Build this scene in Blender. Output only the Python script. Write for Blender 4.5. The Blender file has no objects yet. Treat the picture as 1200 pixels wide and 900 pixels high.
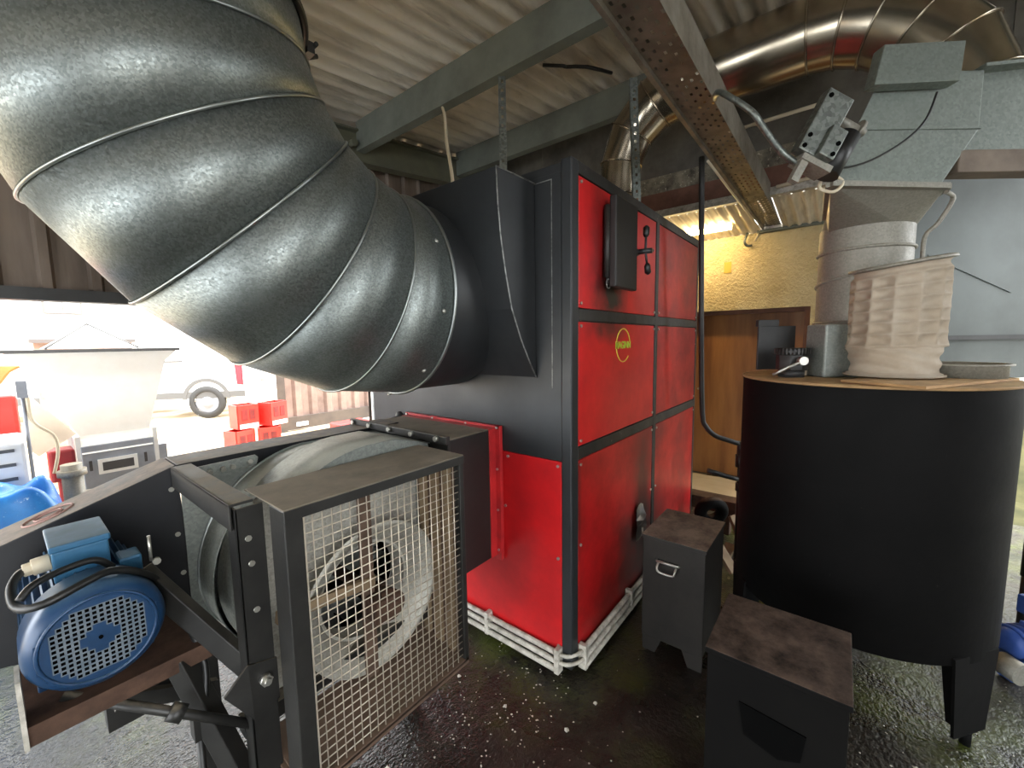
import bpy, bmesh, math, random
from mathutils import Vector, Matrix
random.seed(7)
sc = bpy.context.scene
PI = math.pi

# ---------------------------------------------------------------- camera
F_PX, YAW, PITCH, ROLL = 483.44, math.radians(38.616), math.radians(5.875), math.radians(0.881)
cam_d = bpy.data.cameras.new('camera'); cam = bpy.data.objects.new('camera', cam_d)
sc.collection.objects.link(cam); sc.camera = cam
fw = Vector((math.cos(YAW)*math.cos(PITCH), math.sin(YAW)*math.cos(PITCH), -math.sin(PITCH)))
rt = Vector((math.sin(YAW), -math.cos(YAW), 0)); dn = fw.cross(rt)
r2 = rt*math.cos(ROLL) + dn*math.sin(ROLL); d2 = -rt*math.sin(ROLL) + dn*math.cos(ROLL)
mw = Matrix((r2, -d2, -fw)).transposed().to_4x4(); mw.translation = (0, 0, 1.5)
cam.matrix_world = mw
cam_d.sensor_fit = 'HORIZONTAL'; cam_d.sensor_width = 36; cam_d.lens = F_PX*36/1200
cam_d.clip_start = 0.02; cam_d.clip_end = 200

# ---------------------------------------------------------------- sky and exposure
world = bpy.data.worlds.new('sky'); sc.world = world; world.use_nodes = True
wb = world.node_tree.nodes['Background']
wb.inputs['Color'].default_value = (0.93, 0.97, 1.0, 1); wb.inputs['Strength'].default_value = 5.0
sc.view_settings.view_transform = 'Standard'; sc.view_settings.look = 'None'
sc.view_settings.gamma = 1; sc.view_settings.use_curve_mapping = False
sc.view_settings.exposure = 0.85
sun_d = bpy.data.lights.new('sun', 'SUN'); sun_d.energy = 11; sun_d.angle = math.radians(12); sun_d.color = (1, .95, .88)
sun = bpy.data.objects.new('sun', sun_d); sc.collection.objects.link(sun)
sun.location = (3, -9, 14)   # high sun over the shed roof, shining on the yard
sun.rotation_euler = Vector((-.15, .38, -.91)).to_track_quat('-Z', 'Y').to_euler()
sc.cycles.max_bounces = 10; sc.cycles.diffuse_bounces = 6

# ---------------------------------------------------------------- materials
def lin(h):
    h = h.lstrip('#'); v = [int(h[i:i+2], 16)/255 for i in (0, 2, 4)]
    return tuple((c/12.92 if c <= .04045 else ((c+.055)/1.055)**2.4) for c in v) + (1,)
class NT:
    def __init__(s, name):
        s.m = bpy.data.materials.new(name); s.m.use_nodes = True
        s.t = s.m.node_tree; s.b = s.t.nodes['Principled BSDF']
        s.co = s.t.nodes.new('ShaderNodeTexCoord'); s.geo = s.t.nodes.new('ShaderNodeNewGeometry')
    def n(s, typ, **kw):
        nd = s.t.nodes.new(typ)
        for k, v in kw.items(): setattr(nd, k, v)
        return nd
    def l(s, a, b): s.t.links.new(a, b)
    def noise(s, scale, detail=4, rough=.6, stretch=None):
        nd = s.n('ShaderNodeTexNoise'); nd.inputs['Scale'].default_value = scale
        nd.inputs['Detail'].default_value = detail; nd.inputs['Roughness'].default_value = rough
        if stretch:
            mp = s.n('ShaderNodeMapping'); mp.inputs['Scale'].default_value = stretch
            s.l(s.geo.outputs['Position'], mp.inputs['Vector']); s.l(mp.outputs[0], nd.inputs['Vector'])
        else: s.l(s.geo.outputs['Position'], nd.inputs['Vector'])
        return nd.outputs['Fac']
    def ramp(s, fac, a, b, ca=(0,0,0,1), cb=(1,1,1,1)):
        r = s.n('ShaderNodeValToRGB'); r.color_ramp.elements[0].position = a; r.color_ramp.elements[1].position = b
        r.color_ramp.elements[0].color = ca; r.color_ramp.elements[1].color = cb
        s.l(fac, r.inputs[0]); return r.outputs[0]
    def mix(s, fac, a, b, mode='MIX'):
        m = s.n('ShaderNodeMixRGB', blend_type=mode)
        for i, v in enumerate((fac, a, b)):
            if hasattr(v, 'is_linked') or hasattr(v, 'links'): s.l(v, m.inputs[i])
            else: m.inputs[i].default_value = v
        return m.outputs[0]
    def math(s, op, a, b):
        m = s.n('ShaderNodeMath', operation=op)
        for i, v in enumerate((a, b)):
            if hasattr(v, 'links'): s.l(v, m.inputs[i])
            else: m.inputs[i].default_value = v
        return m.outputs[0]
    def bump(s, fac, strength=.3, dist=.01):
        b = s.n('ShaderNodeBump'); b.inputs['Strength'].default_value = strength; b.inputs['Distance'].default_value = dist
        s.l(fac, b.inputs['Height']); s.l(b.outputs[0], s.b.inputs['Normal'])
    def up(s, lo=.6, hi=.9):
        sep = s.n('ShaderNodeSeparateXYZ'); s.l(s.geo.outputs['Normal'], sep.inputs[0])
        return s.ramp(sep.outputs['Z'], lo, hi)
def paint(name, col, col2=None, scale=6, rough=.5, metal=0, spec=.5, dust=None, dust_amt=.7, speck=None, speck_t=.68, bump=.05, streak=False, bscale=60, rvar=.15, bdist=.004):
    s = NT(name)
    c = lin(col) if isinstance(col, str) else col
    c2 = lin(col2) if isinstance(col2, str) else (col2 or tuple(v*.6 for v in c[:3])+(1,))
    f = s.noise(scale, 6, .65, (1, 1, .12) if streak else None)
    out = s.mix(s.ramp(f, .35, .68), c, c2)
    if speck:
        f2 = s.noise(38, 5, .7); out = s.mix(s.ramp(f2, speck_t, speck_t+.06), out, lin(speck))
    if dust:
        d = s.math('MULTIPLY', s.up(), s.ramp(s.noise(9, 6, .7), .3, .62))
        d = s.math('MULTIPLY', d, dust_amt); out = s.mix(d, out, lin(dust))
        r = s.math('ADD', s.math('MULTIPLY', d, .4), rough); s.l(r, s.b.inputs['Roughness'])
    else:
        r = s.math('ADD', s.math('MULTIPLY', f, rvar*2), rough-rvar); s.l(r, s.b.inputs['Roughness'])
    s.l(out, s.b.inputs['Base Color'])
    s.b.inputs['Metallic'].default_value = metal; s.b.inputs['Specular IOR Level'].default_value = spec
    if bump: s.bump(s.noise(bscale, 3), bump, bdist)
    return s.m
def galv(name, base='#8f9592', dark='#5c625f', scale=130, rough=.38, metal=.9, dust=None, dust_amt=.6, streaks=True, big=3):
    s = NT(name)
    v = s.n('ShaderNodeTexVoronoi'); v.inputs['Scale'].default_value = scale; s.l(s.geo.outputs['Position'], v.inputs['Vector'])
    sep = s.n('ShaderNodeSeparateXYZ'); s.l(v.outputs['Color'], sep.inputs[0])
    f = s.math('ADD', s.math('MULTIPLY', sep.outputs['X'], .5), s.math('MULTIPLY', s.noise(big, 5, .6), .5))
    out = s.mix(s.ramp(f, .25, .75), lin(dark), lin(base))
    if streaks:
        st = s.ramp(s.noise(16, 3, .5, (1, 1, .1)), .74, .80); out = s.mix(s.math('MULTIPLY', st, .35), out, lin('#c9ccc6'))
    if dust:
        d = s.math('MULTIPLY', s.up(.3, .9), s.ramp(s.noise(5, 6, .7), .25, .6)); d = s.math('MULTIPLY', d, dust_amt)
        out = s.mix(d, out, lin(dust)); me = s.math('SUBTRACT', metal, s.math('MULTIPLY', d, metal*.9)); s.l(me, s.b.inputs['Metallic'])
    else: s.b.inputs['Metallic'].default_value = metal
    r = s.math('ADD', s.math('MULTIPLY', sep.outputs['Y'], .18), rough-.06); s.l(r, s.b.inputs['Roughness'])
    s.l(out, s.b.inputs['Base Color'])
    s.bump(sep.outputs['Z'], .05, .002)
    return s.m
def flat(name, col, rough=.5, metal=0, emit=0):
    s = NT(name); s.b.inputs['Base Color'].default_value = lin(col); s.b.inputs['Roughness'].default_value = rough
    s.b.inputs['Metallic'].default_value = metal
    if emit:
        s.b.inputs['Emission Color'].default_value = lin(col); s.b.inputs['Emission Strength'].default_value = emit
    return s.m

M = {}
M['red'] = paint('red enamel', '#c4181c', '#a81519', 5, .38, 0, .5, speck='#d08070', speck_t=.74, bump=.03, rvar=.1)
M['red_dirty'] = paint('red enamel with soot', '#b8161a', '#7a1512', 3.5, .42, 0, .5, speck='#c88878', speck_t=.72, bump=.03)
M['red_trim'] = paint('red edge trim', '#c02a2c', '#982024', 9, .4, 0, .5, speck='#8a6a60', bump=.02)
M['black'] = paint('black paint', '#26282a', '#1b1d1f', 4, .45, 0, .5, speck='#5a5c5a', speck_t=.78, bump=.03)
M['black_worn'] = paint('worn black paint', '#232120', '#171514', 5, .5, 0, .5, dust='#5c544a', dust_amt=.75, speck='#8d8a84', speck_t=.75, bump=.06)
M['black_trim'] = paint('black trim strip', '#2a2826', '#191817', 8, .5, 0, .5, speck='#8a8478', speck_t=.66, bump=.05)
M['edge'] = paint('bare weld edge', '#8f908c', '#4a4a48', 30, .45, .4)
M['tank'] = paint('sooty black tank', '#0c0b0b', '#070707', 2.6, .72, 0, .12, speck='#35322e', speck_t=.70, bump=.12, bscale=40)
M['bin'] = paint('grimy steel bin', '#0d0c0b', '#080707', 5, .65, .05, .1, dust='#5a4c43', dust_amt=.95, speck='#6a645c', speck_t=.75, bump=.08)
M['galv'] = galv('galvanised duct sheet', '#8c9290', '#6e7472', 210, .47, .95, big=1.2)
M['galv_fan'] = galv('dusty galvanised fan sheet', '#868a84', '#747874', 140, .5, .35, dust='#aaa79a', dust_amt=.85)
M['galv_in'] = galv('dull galvanised plate', '#bdbab0', '#a5a298', 160, .55, .5, dust='#a89f8a', dust_amt=.5)
M['galv_hous'] = galv('galvanised housing sheet', '#7a817b', '#6c736d', 110, .5, .5, big=4)
M['grey_panel'] = paint('grey painted panel', '#5c6361', '#525856', 3, .5, .1, .4, bump=.03)
M['galv_pipe'] = galv('dusty galvanised pipe', '#8d8a80', '#7c7970', 150, .5, .2, dust='#9c8f78')
M['bead'] = flat('duct seam bead', '#8d9290', .35, .9)
M['steel_flue'] = paint('polished flue steel', '#b0a594', '#98907f', 3, .22, .95, .5, bump=.02, rvar=.06)
M['steel'] = paint('green grey painted steel', '#6f746c', '#5a5e57', 3, .55, .1, .4, speck='#3c3c36', speck_t=.74, bump=.04)
M['steel_olive'] = paint('olive grey steel', '#6a6a58', '#55564a', 3, .55, .1, .4, bump=.04)
M['strut'] = galv('galvanised strut', '#7d827d', '#5c605c', 80, .45, .8)
M['tray'] = paint('rusty cable tray', '#8a8478', '#655d52', 7, .5, .5, .4, speck='#6a4a34', speck_t=.66, bump=.05)
M['rust'] = paint('rusty steel', '#5a4336', '#3a2a22', 12, .7, .2, .3, speck='#8a6a50', bump=.15)
M['dusty_wood'] = paint('dusty timber', '#8e7a60', '#6a5844', 7, .75, 0, .3, bump=.1, streak=True)
M['pan'] = paint('brown dusty sheet', '#6b5648', '#4e3e34', 9, .7, .1, .3, dust='#7a6656', bump=.12)
M['wire'] = paint('galvanised mesh wire', '#d2c8b6', '#b4a998', 20, .45, .6, bump=0)
M['frame'] = paint('black frame steel', '#2b2a28', '#1c1b1a', 8, .42, .2, .5, dust='#8d8270', dust_amt=.7, speck='#9a9488', speck_t=.73, bump=.08)
M['guard_top'] = paint('dusty tan sheet top', '#7c7263', '#60574b', 7, .6, .1, .4, dust='#94887a', dust_amt=.8, speck='#5a4a3a', speck_t=.7, bump=.06)
M['belt'] = paint('black belt cover', '#1f2024', '#15161a', 5, .4, .1, .5, dust='#94867a', dust_amt=.95, speck='#8c8a88', speck_t=.77, bump=.08)  # pale upward tone is dust plus the sky's reflection put into the colour
M['blue'] = paint('blue motor enamel', '#1a3c60', '#153252', 8, .32, .1, .5, dust='#6a8aa0', dust_amt=.5, speck='#7a9ab0', speck_t=.78, bump=.02)
M['blue_lt'] = paint('pale blue enamel', '#2f6488', '#245474', 8, .4, .1, .5, dust='#4f6670', dust_amt=.7)
M['rubber'] = flat('black rubber', '#121212', .45)
M['hole'] = flat('dark inside', '#050505', .95); M['hole'].node_tree.nodes['Principled BSDF'].inputs['Specular IOR Level'].default_value = .05
M['bolt'] = flat('zinc bolt', '#b4b2aa', .35, .8)
M['ivory'] = flat('ivory plastic gland', '#c8bca4', .5)
M['white_paint'] = paint('chipped white rail paint', '#c4bfb4', '#8a857a', 25, .5, 0, .4, speck='#5c564c', speck_t=.62, bump=.05)
M['yellow'] = flat('yellow badge paint', '#c8b848', .5)
M['green'] = flat('green badge lettering', '#a8c03c', .5)
M['cloth'] = paint('soiled cream filter cloth', '#a89d8e', '#948674', 5, .85, 0, .2, bump=.25, bscale=140)
M['timber'] = paint('red brown timber', '#7a5648', '#5e4238', 6, .7, 0, .3, bump=.1)
M['door'] = paint('varnished plywood door', '#9c6a3c', '#6e4424', 5, .5, 0, .4, speck='#c8a070', speck_t=.74, bump=.05, streak=True)
M['fascia'] = paint('dark grey board', '#6a665e', '#4c4944', 3.5, .7, 0, .3, speck='#9a9488', speck_t=.68, bump=.08)
M['render'] = paint('rough cream wall render', '#d8c9a4', '#c2b088', 3, .9, 0, .2, speck='#8a7a58', speck_t=.75, bump=1, bscale=42, bdist=.03)
M['clad'] = paint('dirty brown cladding', '#75695f', '#4a4039', 5, .7, .1, .3, speck='#b0a69a', speck_t=.7, bump=.05, streak=True)
M['dark_steel'] = paint('dark lintel steel', '#3c3c3c', '#2c2c2c', 3, .5, .2, .4, bump=.03)
M['tarp'] = paint('blue tarpaulin', '#2f80c8', '#1c5ea8', 6, .35, 0, .5, speck='#bcd8ea', speck_t=.62, bump=.5, bscale=14)
M['white'] = paint('white paint', '#dcdcda', '#c8c8c6', 2, .4, 0, .5, bump=0)
M['white_sheet'] = paint('pale hopper sheet', '#f6f4ee', '#ece8e0', 3, .45, 0, .5, bump=.02)
M['greybox'] = paint('grey enclosure', '#8c9098', '#767a82', 4, .5, .1, .4, bump=.02)
M['glass_dark'] = flat('dark window glass', '#4a4848', .15)
M['tyre'] = flat('tyre rubber', '#2a2a2a', .8)
M['trim_black'] = flat('grey black plastic trim', '#4c4c4c', .6)
M['tail'] = flat('red tail light lens', '#c01828', .25)
M['barrier'] = paint('red plastic', '#d8342c', '#b4241e', 4, .4, 0, .5, bump=0)
M['orange'] = paint('orange paint', '#d8703c', '#b8562c', 4, .4, 0, .5, bump=0)
M['cont'] = paint('brown container paint', '#7c6a62', '#5e4e48', 3, .6, .1, .4, bump=.04)
M['cont_frame'] = paint('dark container frame', '#4a423c', '#383230', 3, .6, .1, .4, bump=.03)
M['wallhouse'] = paint('pale house render', '#d8d6ce', '#c8c6be', 2, .8, 0, .3, bump=.1)
M['slate'] = flat('dark roof edge', '#5a5654', .7)
M['brick'] = paint('weathered garden wall', '#b09c8c', '#8a7464', 6, .8, 0, .3, bump=.2)
M['moss_bank'] = paint('mossy ground', '#282a14', '#45432a', 3, .9, 0, .2, bump=.5, bscale=20)
M['tube'] = flat('glowing lamp tube', '#ffdf9e', .5, 0, 42)
M['lamp_body'] = flat('cream lamp body', '#c8bfa8', .5)
M['arrow'] = flat('dark red arrow paint', '#8c1c24', .5)
M['pump_blue'] = paint('blue pump casting', '#3a5aa8', '#28427e', 6, .45, .1, .5, bump=.05)
M['label'] = flat('white plate', '#d8d8d4', .5)
M['foil'] = flat('crumpled foil', '#b8b4b0', .3, .9)
M['stone'] = paint('pale stone chips', '#b8b4a8', '#8a857a', 20, .7)

def soot(mat, spots):
    t = mat.node_tree; b = t.nodes['Principled BSDF']; col = b.inputs['Base Color'].links[0].from_socket
    g = t.nodes.new('ShaderNodeNewGeometry'); nz = t.nodes.new('ShaderNodeTexNoise'); nz.inputs['Scale'].default_value = 14; nz.inputs['Detail'].default_value = 5
    t.links.new(g.outputs['Position'], nz.inputs['Vector'])
    for (c, r, k) in spots:
        mp = t.nodes.new('ShaderNodeMapping'); mp.inputs['Location'].default_value = tuple(-v/w for v, w in zip(c, r)); mp.inputs['Scale'].default_value = tuple(1/w for w in r)
        t.links.new(g.outputs['Position'], mp.inputs['Vector'])
        ln = t.nodes.new('ShaderNodeVectorMath'); ln.operation = 'LENGTH'; t.links.new(mp.outputs[0], ln.inputs[0])
        ad = t.nodes.new('ShaderNodeMath'); ad.operation = 'ADD'; t.links.new(ln.outputs['Value'], ad.inputs[0])
        sb = t.nodes.new('ShaderNodeMath'); sb.operation = 'MULTIPLY_ADD'; t.links.new(nz.outputs['Fac'], sb.inputs[0]); sb.inputs[1].default_value = .8; sb.inputs[2].default_value = -.4
        t.links.new(sb.outputs[0], ad.inputs[1])
        rm_ = t.nodes.new('ShaderNodeMapRange'); rm_.inputs['From Min'].default_value = 1; rm_.inputs['From Max'].default_value = .25; rm_.inputs['To Max'].default_value = k
        t.links.new(ad.outputs[0], rm_.inputs['Value'])
        mx = t.nodes.new('ShaderNodeMixRGB'); mx.inputs[2].default_value = (.012, .010, .009, 1)
        t.links.new(rm_.outputs[0], mx.inputs[0]); t.links.new(col, mx.inputs[1]); col = mx.outputs[0]
    t.links.new(col, b.inputs['Base Color'])
soot(M['red'], [((1.84, .857, 1.71), (.19, 1, .17), 1.0), ((1.71, .857, 1.9), (.12, 1, .42), .6), ((1.82, .857, 1.56), (.24, 1, .09), .75)])
soot(M['red_dirty'], [((2.27, .857, .65), (.17, 1, .60), .8), ((2.36, .857, .22), (.45, 1, .42), .85), ((1.53, .857, .8), (.03, 1, .35), .5), ((2.55, .857, .95), (.2, 1, .15), .3)])
# roof sheet: dusty metal with grime along the purlins and between laps
s = NT('grimy corrugated roof sheet')
c = s.mix(s.ramp(s.noise(2.2, 6, .65, (.35, 1.2, 1)), .38, .66), lin('#ebe4d8'), lin('#bfb6a8'))
c = s.mix(s.math('MULTIPLY', s.ramp(s.noise(7, 6, .7, (.15, 1.5, 1)), .52, .7), .6), c, lin('#6e6354'))
s.l(c, s.b.inputs['Base Color']); s.b.inputs['Roughness'].default_value = .55; s.b.inputs['Metallic'].default_value = .15
M['roof'] = s.m
# wet mossy floor
s = NT('wet mossy concrete floor')
n1 = s.noise(1.3, 7, .62); n2 = s.noise(5, 6, .7); n3 = s.noise(40, 4, .6)
c = s.mix(s.ramp(n2, .35, .65), lin('#1e1a16'), lin('#322d27'))
moss = s.math('MULTIPLY', s.ramp(n1, .44, .6), s.ramp(n2, .38, .56))
c = s.mix(s.math('MULTIPLY', moss, .8), c, lin('#3f4718'))
c = s.mix(s.ramp(n3, .68, .78), c, lin('#6a645a'))
s.l(c, s.b.inputs['Base Color'])
wet = s.ramp(s.noise(1.1, 4, .6), .34, .64, (.09, .09, .09, 1), (.5, .5, .5, 1)); s.l(wet, s.b.inputs['Roughness'])
n4 = s.noise(95, 2, .5)
s.bump(s.math('ADD', s.math('MULTIPLY', n4, .35), s.math('ADD', s.math('MULTIPLY', n3, .7), n2)), .6, .013)
s.b.inputs['Specular IOR Level'].default_value = .5
M['floor'] = s.m
# yard concrete
s = NT('pale yard concrete')
c = s.mix(s.ramp(s.noise(.7, 6, .65, (1, .35, 1)), .4, .62), lin('#b8a88e'), lin('#96825e'))
s.l(c, s.b.inputs['Base Color']); s.l(s.ramp(s.noise(.9, 4), .4, .6, (.25, .25, .25, 1), (.7, .7, .7, 1)), s.b.inputs['Roughness'])
M['yard'] = s.m

# ---------------------------------------------------------------- mesh helpers
class MB:
    def __init__(s): s.bm = bmesh.new()
    def poly(s, pts, smooth=False):
        vs = [s.bm.verts.new(p) for p in pts]; f = s.bm.faces.new(vs); f.smooth = smooth; return f
    def box(s, a, b):
        x0, y0, z0 = a; x1, y1, z1 = b
        v = [s.bm.verts.new(q) for q in ((x0,y0,z0),(x1,y0,z0),(x1,y1,z0),(x0,y1,z0),(x0,y0,z1),(x1,y0,z1),(x1,y1,z1),(x0,y1,z1))]
        for q in ((0,3,2,1),(4,5,6,7),(0,1,5,4),(1,2,6,5),(2,3,7,6),(3,0,4,7)): s.bm.faces.new([v[i] for i in q])
        return s
    def obox(s, c, ax, ay, az):   # oriented box: centre and half axes
        c, ax, ay, az = map(Vector, (c, ax, ay, az))
        v = [s.bm.verts.new(c+i*ax+j*ay+k*az) for k in (-1, 1) for j in (-1, 1) for i in (-1, 1)]
        for q in ((0,2,3,1),(4,5,7,6),(0,1,5,4),(1,3,7,5),(3,2,6,7),(2,0,4,6)): s.bm.faces.new([v[i] for i in q])
        return s
    def bar(s, p, q, w, h, up=(0, 0, 1)):   # rectangular bar from p to q
        p, q = Vector(p), Vector(q); d = (q-p); L = d.length; d.normalize()
        u = Vector(up); sx = d.cross(u)
        if sx.length < 1e-4: sx = d.cross(Vector((1, 0, 0)))
        sx.normalize(); uu = sx.cross(d)
        return s.obox((p+q)/2, d*L/2, sx*w/2, uu*h/2)
    def loft(s, rings, closed=True, caps=False, smooth=True):
        R = [[s.bm.verts.new(p) for p in r] for r in rings]; n = len(R[0])
        for a, b in zip(R, R[1:]):
            for i in range(n if closed else n-1):
                f = s.bm.faces.new((a[i], a[(i+1) % n], b[(i+1) % n], b[i])); f.smooth = smooth
        if caps:
            s.bm.faces.new(R[0][::-1]); s.bm.faces.new(R[-1])
        return s
    @staticmethod
    def ring(c, n, r, k=24, ref=None):
        c, n = Vector(c), Vector(n).normalized()
        u = n.cross(Vector(ref) if ref else (Vector((0, 0, 1)) if abs(n.z) < .9 else Vector((1, 0, 0)))).normalized(); v = n.cross(u)
        return [c + r*(math.cos(2*PI*i/k)*u + math.sin(2*PI*i/k)*v) for i in range(k)]
    def cyl(s, p, q, r, k=20, r1=None, caps=True):
        d = Vector(q)-Vector(p)
        return s.loft([s.ring(p, d, r, k), s.ring(q, d, r if r1 is None else r1, k)], caps=caps)
    def revolve(s, p, d, prof, k=32, caps=False):   # prof: (offset along d, radius)
        p, d = Vector(p), Vector(d).normalized()
        return s.loft([s.ring(p+d*t, d, r, k) for t, r in prof], caps=caps)
    def tube(s, pts, r, k=8, sub=4):
        P = [Vector(p) for p in pts]
        if sub > 1 and len(P) > 2:
            Q = []
            for i in range(len(P)-1):
                a = P[max(i-1, 0)]; b = P[i]; c = P[i+1]; d = P[min(i+2, len(P)-1)]
                for j in range(sub):
                    t = j/sub
                    Q.append(.5*((2*b)+(c-a)*t+(2*a-5*b+4*c-d)*t*t+(3*b-a-3*c+d)*t**3))
            P = Q+[P[-1]]
        rings = []; ref = Vector((.31, .2, .93))
        u = None
        for i, p in enumerate(P):
            t = (P[min(i+1, len(P)-1)]-P[max(i-1, 0)]).normalized()
            if u is None: u = t.cross(ref).normalized()
            u = (u - t*u.dot(t)).normalized(); v = t.cross(u)
            rings.append([p+r*(math.cos(2*PI*j/k)*u+math.sin(2*PI*j/k)*v) for j in range(k)])
        return s.loft(rings, caps=True)
    def prism(s, pts, d):   # closed polygon extruded by vector d
        d = Vector(d); A = [Vector(p) for p in pts]; B = [p+d for p in A]
        va = [s.bm.verts.new(p) for p in A]; vb = [s.bm.verts.new(p) for p in B]; n = len(A)
        s.bm.faces.new(va[::-1]); s.bm.faces.new(vb)
        for i in range(n): s.bm.faces.new((va[i], va[(i+1) % n], vb[(i+1) % n], vb[i]))
        return s
    def torus(s, c, n, R, r, k=48, j=8):
        c, n = Vector(c), Vector(n).normalized()
        base = s.ring(c, n, 1, k)
        rings = []
        for b in base:
            e = (b-c)
            rings.append([c+e*(R+r*math.cos(2*PI*i/j))+n*r*math.sin(2*PI*i/j) for i in range(j)])
        rings.append(rings[0])
        R_ = [[s.bm.verts.new(p) for p in q] for q in rings[:-1]]
        for a in range(k):
            b = (a+1) % k
            for i in range(j):
                f = s.bm.faces.new((R_[a][i], R_[b][i], R_[b][(i+1) % j], R_[a][(i+1) % j])); f.smooth = True
        return s
    def build(s, name, mat, parent=None, bevel=0):
        bmesh.ops.recalc_face_normals(s.bm, faces=s.bm.faces)
        me = bpy.data.meshes.new(name); s.bm.to_mesh(me); s.bm.free()
        me.materials.append(mat if not isinstance(mat, str) else M[mat])
        o = bpy.data.objects.new(name, me); sc.collection.objects.link(o)
        if parent: o.parent = parent
        if bevel:
            b = o.modifiers.new('bevel', 'BEVEL'); b.width = bevel; b.segments = 2; b.limit_method = 'ANGLE'; b.angle_limit = .7
        return o
def tag(o, label, cat=None, group=None, kind=None):
    o['label'] = label
    if cat: o['category'] = cat
    if group: o['group'] = group
    if kind: o['kind'] = kind
    return o
def thing(name, label, cat, loc, group=None, kind=None):
    """An empty at the base of a thing; its parts are built in world coordinates and kept there."""
    o = bpy.data.objects.new(name, None); sc.collection.objects.link(o); o.location = loc; o.empty_display_size = .1
    return tag(o, label, cat, group, kind)
def adopt():
    """Parts are modelled in world space: cancel the parent's offset once everything exists."""
    bpy.context.view_layer.update()
    for o in sc.objects:
        if o.parent and o.parent.type == 'EMPTY':
            o.matrix_parent_inverse = Matrix.Translation(o.parent.location).inverted()
def shared(name, me, loc, parent, rot=None):
    o = bpy.data.objects.new(name, me); sc.collection.objects.link(o); o.parent = parent; o.location = loc
    if rot: o.rotation_euler = rot
    return o
def mesh_of(mb, name, mat):
    o = mb.build(name, mat); me = o.data; bpy.data.objects.remove(o); return me
RV = Vector((.62409, -.78135, 0)); FV = Vector((.78135, .62409, 0))
def rf(r, f, z): return RV*r + FV*f + Vector((0, 0, z))

# ---------------------------------------------------------------- setting: floor, yard, walls, roof
def struct(name, o, label=None):
    o['kind'] = 'structure'
    if label: o['label'] = label
    return o
mb = MB(); mb.box((-4.5, -6, -.12), (4.9, 3.5, 0)); struct('floor', mb.build('floor', 'floor'), 'dark wet concrete shed floor with moss')
mb = MB(); mb.box((-14, 3.5, -.12), (22, 30, -.005)); struct('floor_yard', mb.build('floor_yard', 'yard'), 'pale concrete yard outside the opening')
mb = MB(); mb.prism([(4.9, -16, -.01), (5.6, -16, .0), (7.3, -16, .62), (22, -16, .62), (22, -16, -.2), (4.9, -16, -.2)], (0, 19.5, 0)); struct('ground_bank', mb.build('ground_bank', 'moss_bank'), 'mossy bank outside the right end of the shed')
mb = MB(); mb.box((-4.5, -16, -.12), (4.9, -6, -.01)); struct('ground_side', mb.build('ground_side', 'yard'), 'pale ground beside the shed')
wr = bpy.data.objects.new('wall_screen_right', None); sc.collection.objects.link(wr); wr['kind'] = 'structure'; wr['label'] = 'added ribbed cladding screening light from the right side'  # out of view, added to hold back light from the open side

ROOF0, SLOPE = 3.38-2.1*.117, .117
def roofz(x): return ROOF0 + SLOPE*x
ceiling = bpy.data.objects.new('ceiling', None); sc.collection.objects.link(ceiling); ceiling['kind'] = 'structure'; ceiling['label'] = 'corrugated metal roof seen from below'
def roof_mesh(L, W=.906, pitch=.146, amp=.023):
    m = MB(); n = 62
    xs = [0, L*.5, L]
    rings = []
    for x in xs:
        rings.append([Vector((x, W*i/n, SLOPE*x + amp*math.sin(2*PI*(W*i/n)/pitch))) for i in range(n+1)])
    m.loft(rings, closed=False); return mesh_of(m, 'roof_sheet', M['roof'])
rm1, rm2 = roof_mesh(2.5), roof_mesh(2.62)
for i in range(8):
    y = -3.15 + i*.876
    for k, (x, me) in enumerate(((-3.0, rm1), (-.55, rm1), (1.35, rm2))):
        o = shared('roof_sheet', me, (x, y, roofz(x) + .026 + .004*k + .003*(i % 2)), ceiling)
# rafter along the yard wall
def ibeam(mb, p, q, h, w, t=.012):
    p, q = Vector(p), Vector(q)
    mb.bar(p, q, t, h); up = Vector((0, 0, h/2))
    mb.bar(p+up, q+up, w, t*1.3); mb.bar(p-up, q-up, w, t*1.3)
mb = MB(); ibeam(mb, (-2.5, 3.36, roofz(-2.5)-.20), (3.86, 3.36, roofz(3.86)-.20), .25, .12)
mb.cyl((2.05, 3.28, roofz(2.05)-.19), (2.05, 3.36, roofz(2.05)-.19), .03, 12)
struct('trim_1', mb.build('trim_1', 'steel_olive'), 'olive grey sloping steel rafter over the yard wall')
def purlin(x, label):
    zt = roofz(x); m = MB()
    m.box((x, -3, zt-.222), (x+.012, 3.34, zt-.012)); m.box((x, -3, zt-.235), (x+.075, 3.34, zt-.222)); m.box((x, -3, zt-.012), (x+.075, 3.34, zt))
    m.box((x+.063, -3, zt-.222), (x+.075, 3.34, zt-.20))
    o = m.build('roof_purlin', 'steel'); return tag(o, label, 'beam', 'steel purlins under the roof sheets')
purlin(2.1, 'grey steel channel purlin above the black boiler hood, nearer of the two in view')
purlin(3.28, 'grey steel channel purlin farther back, behind the flue elbow')
purlin(.75, 'grey steel channel purlin nearest the camera, over the fan')
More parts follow.
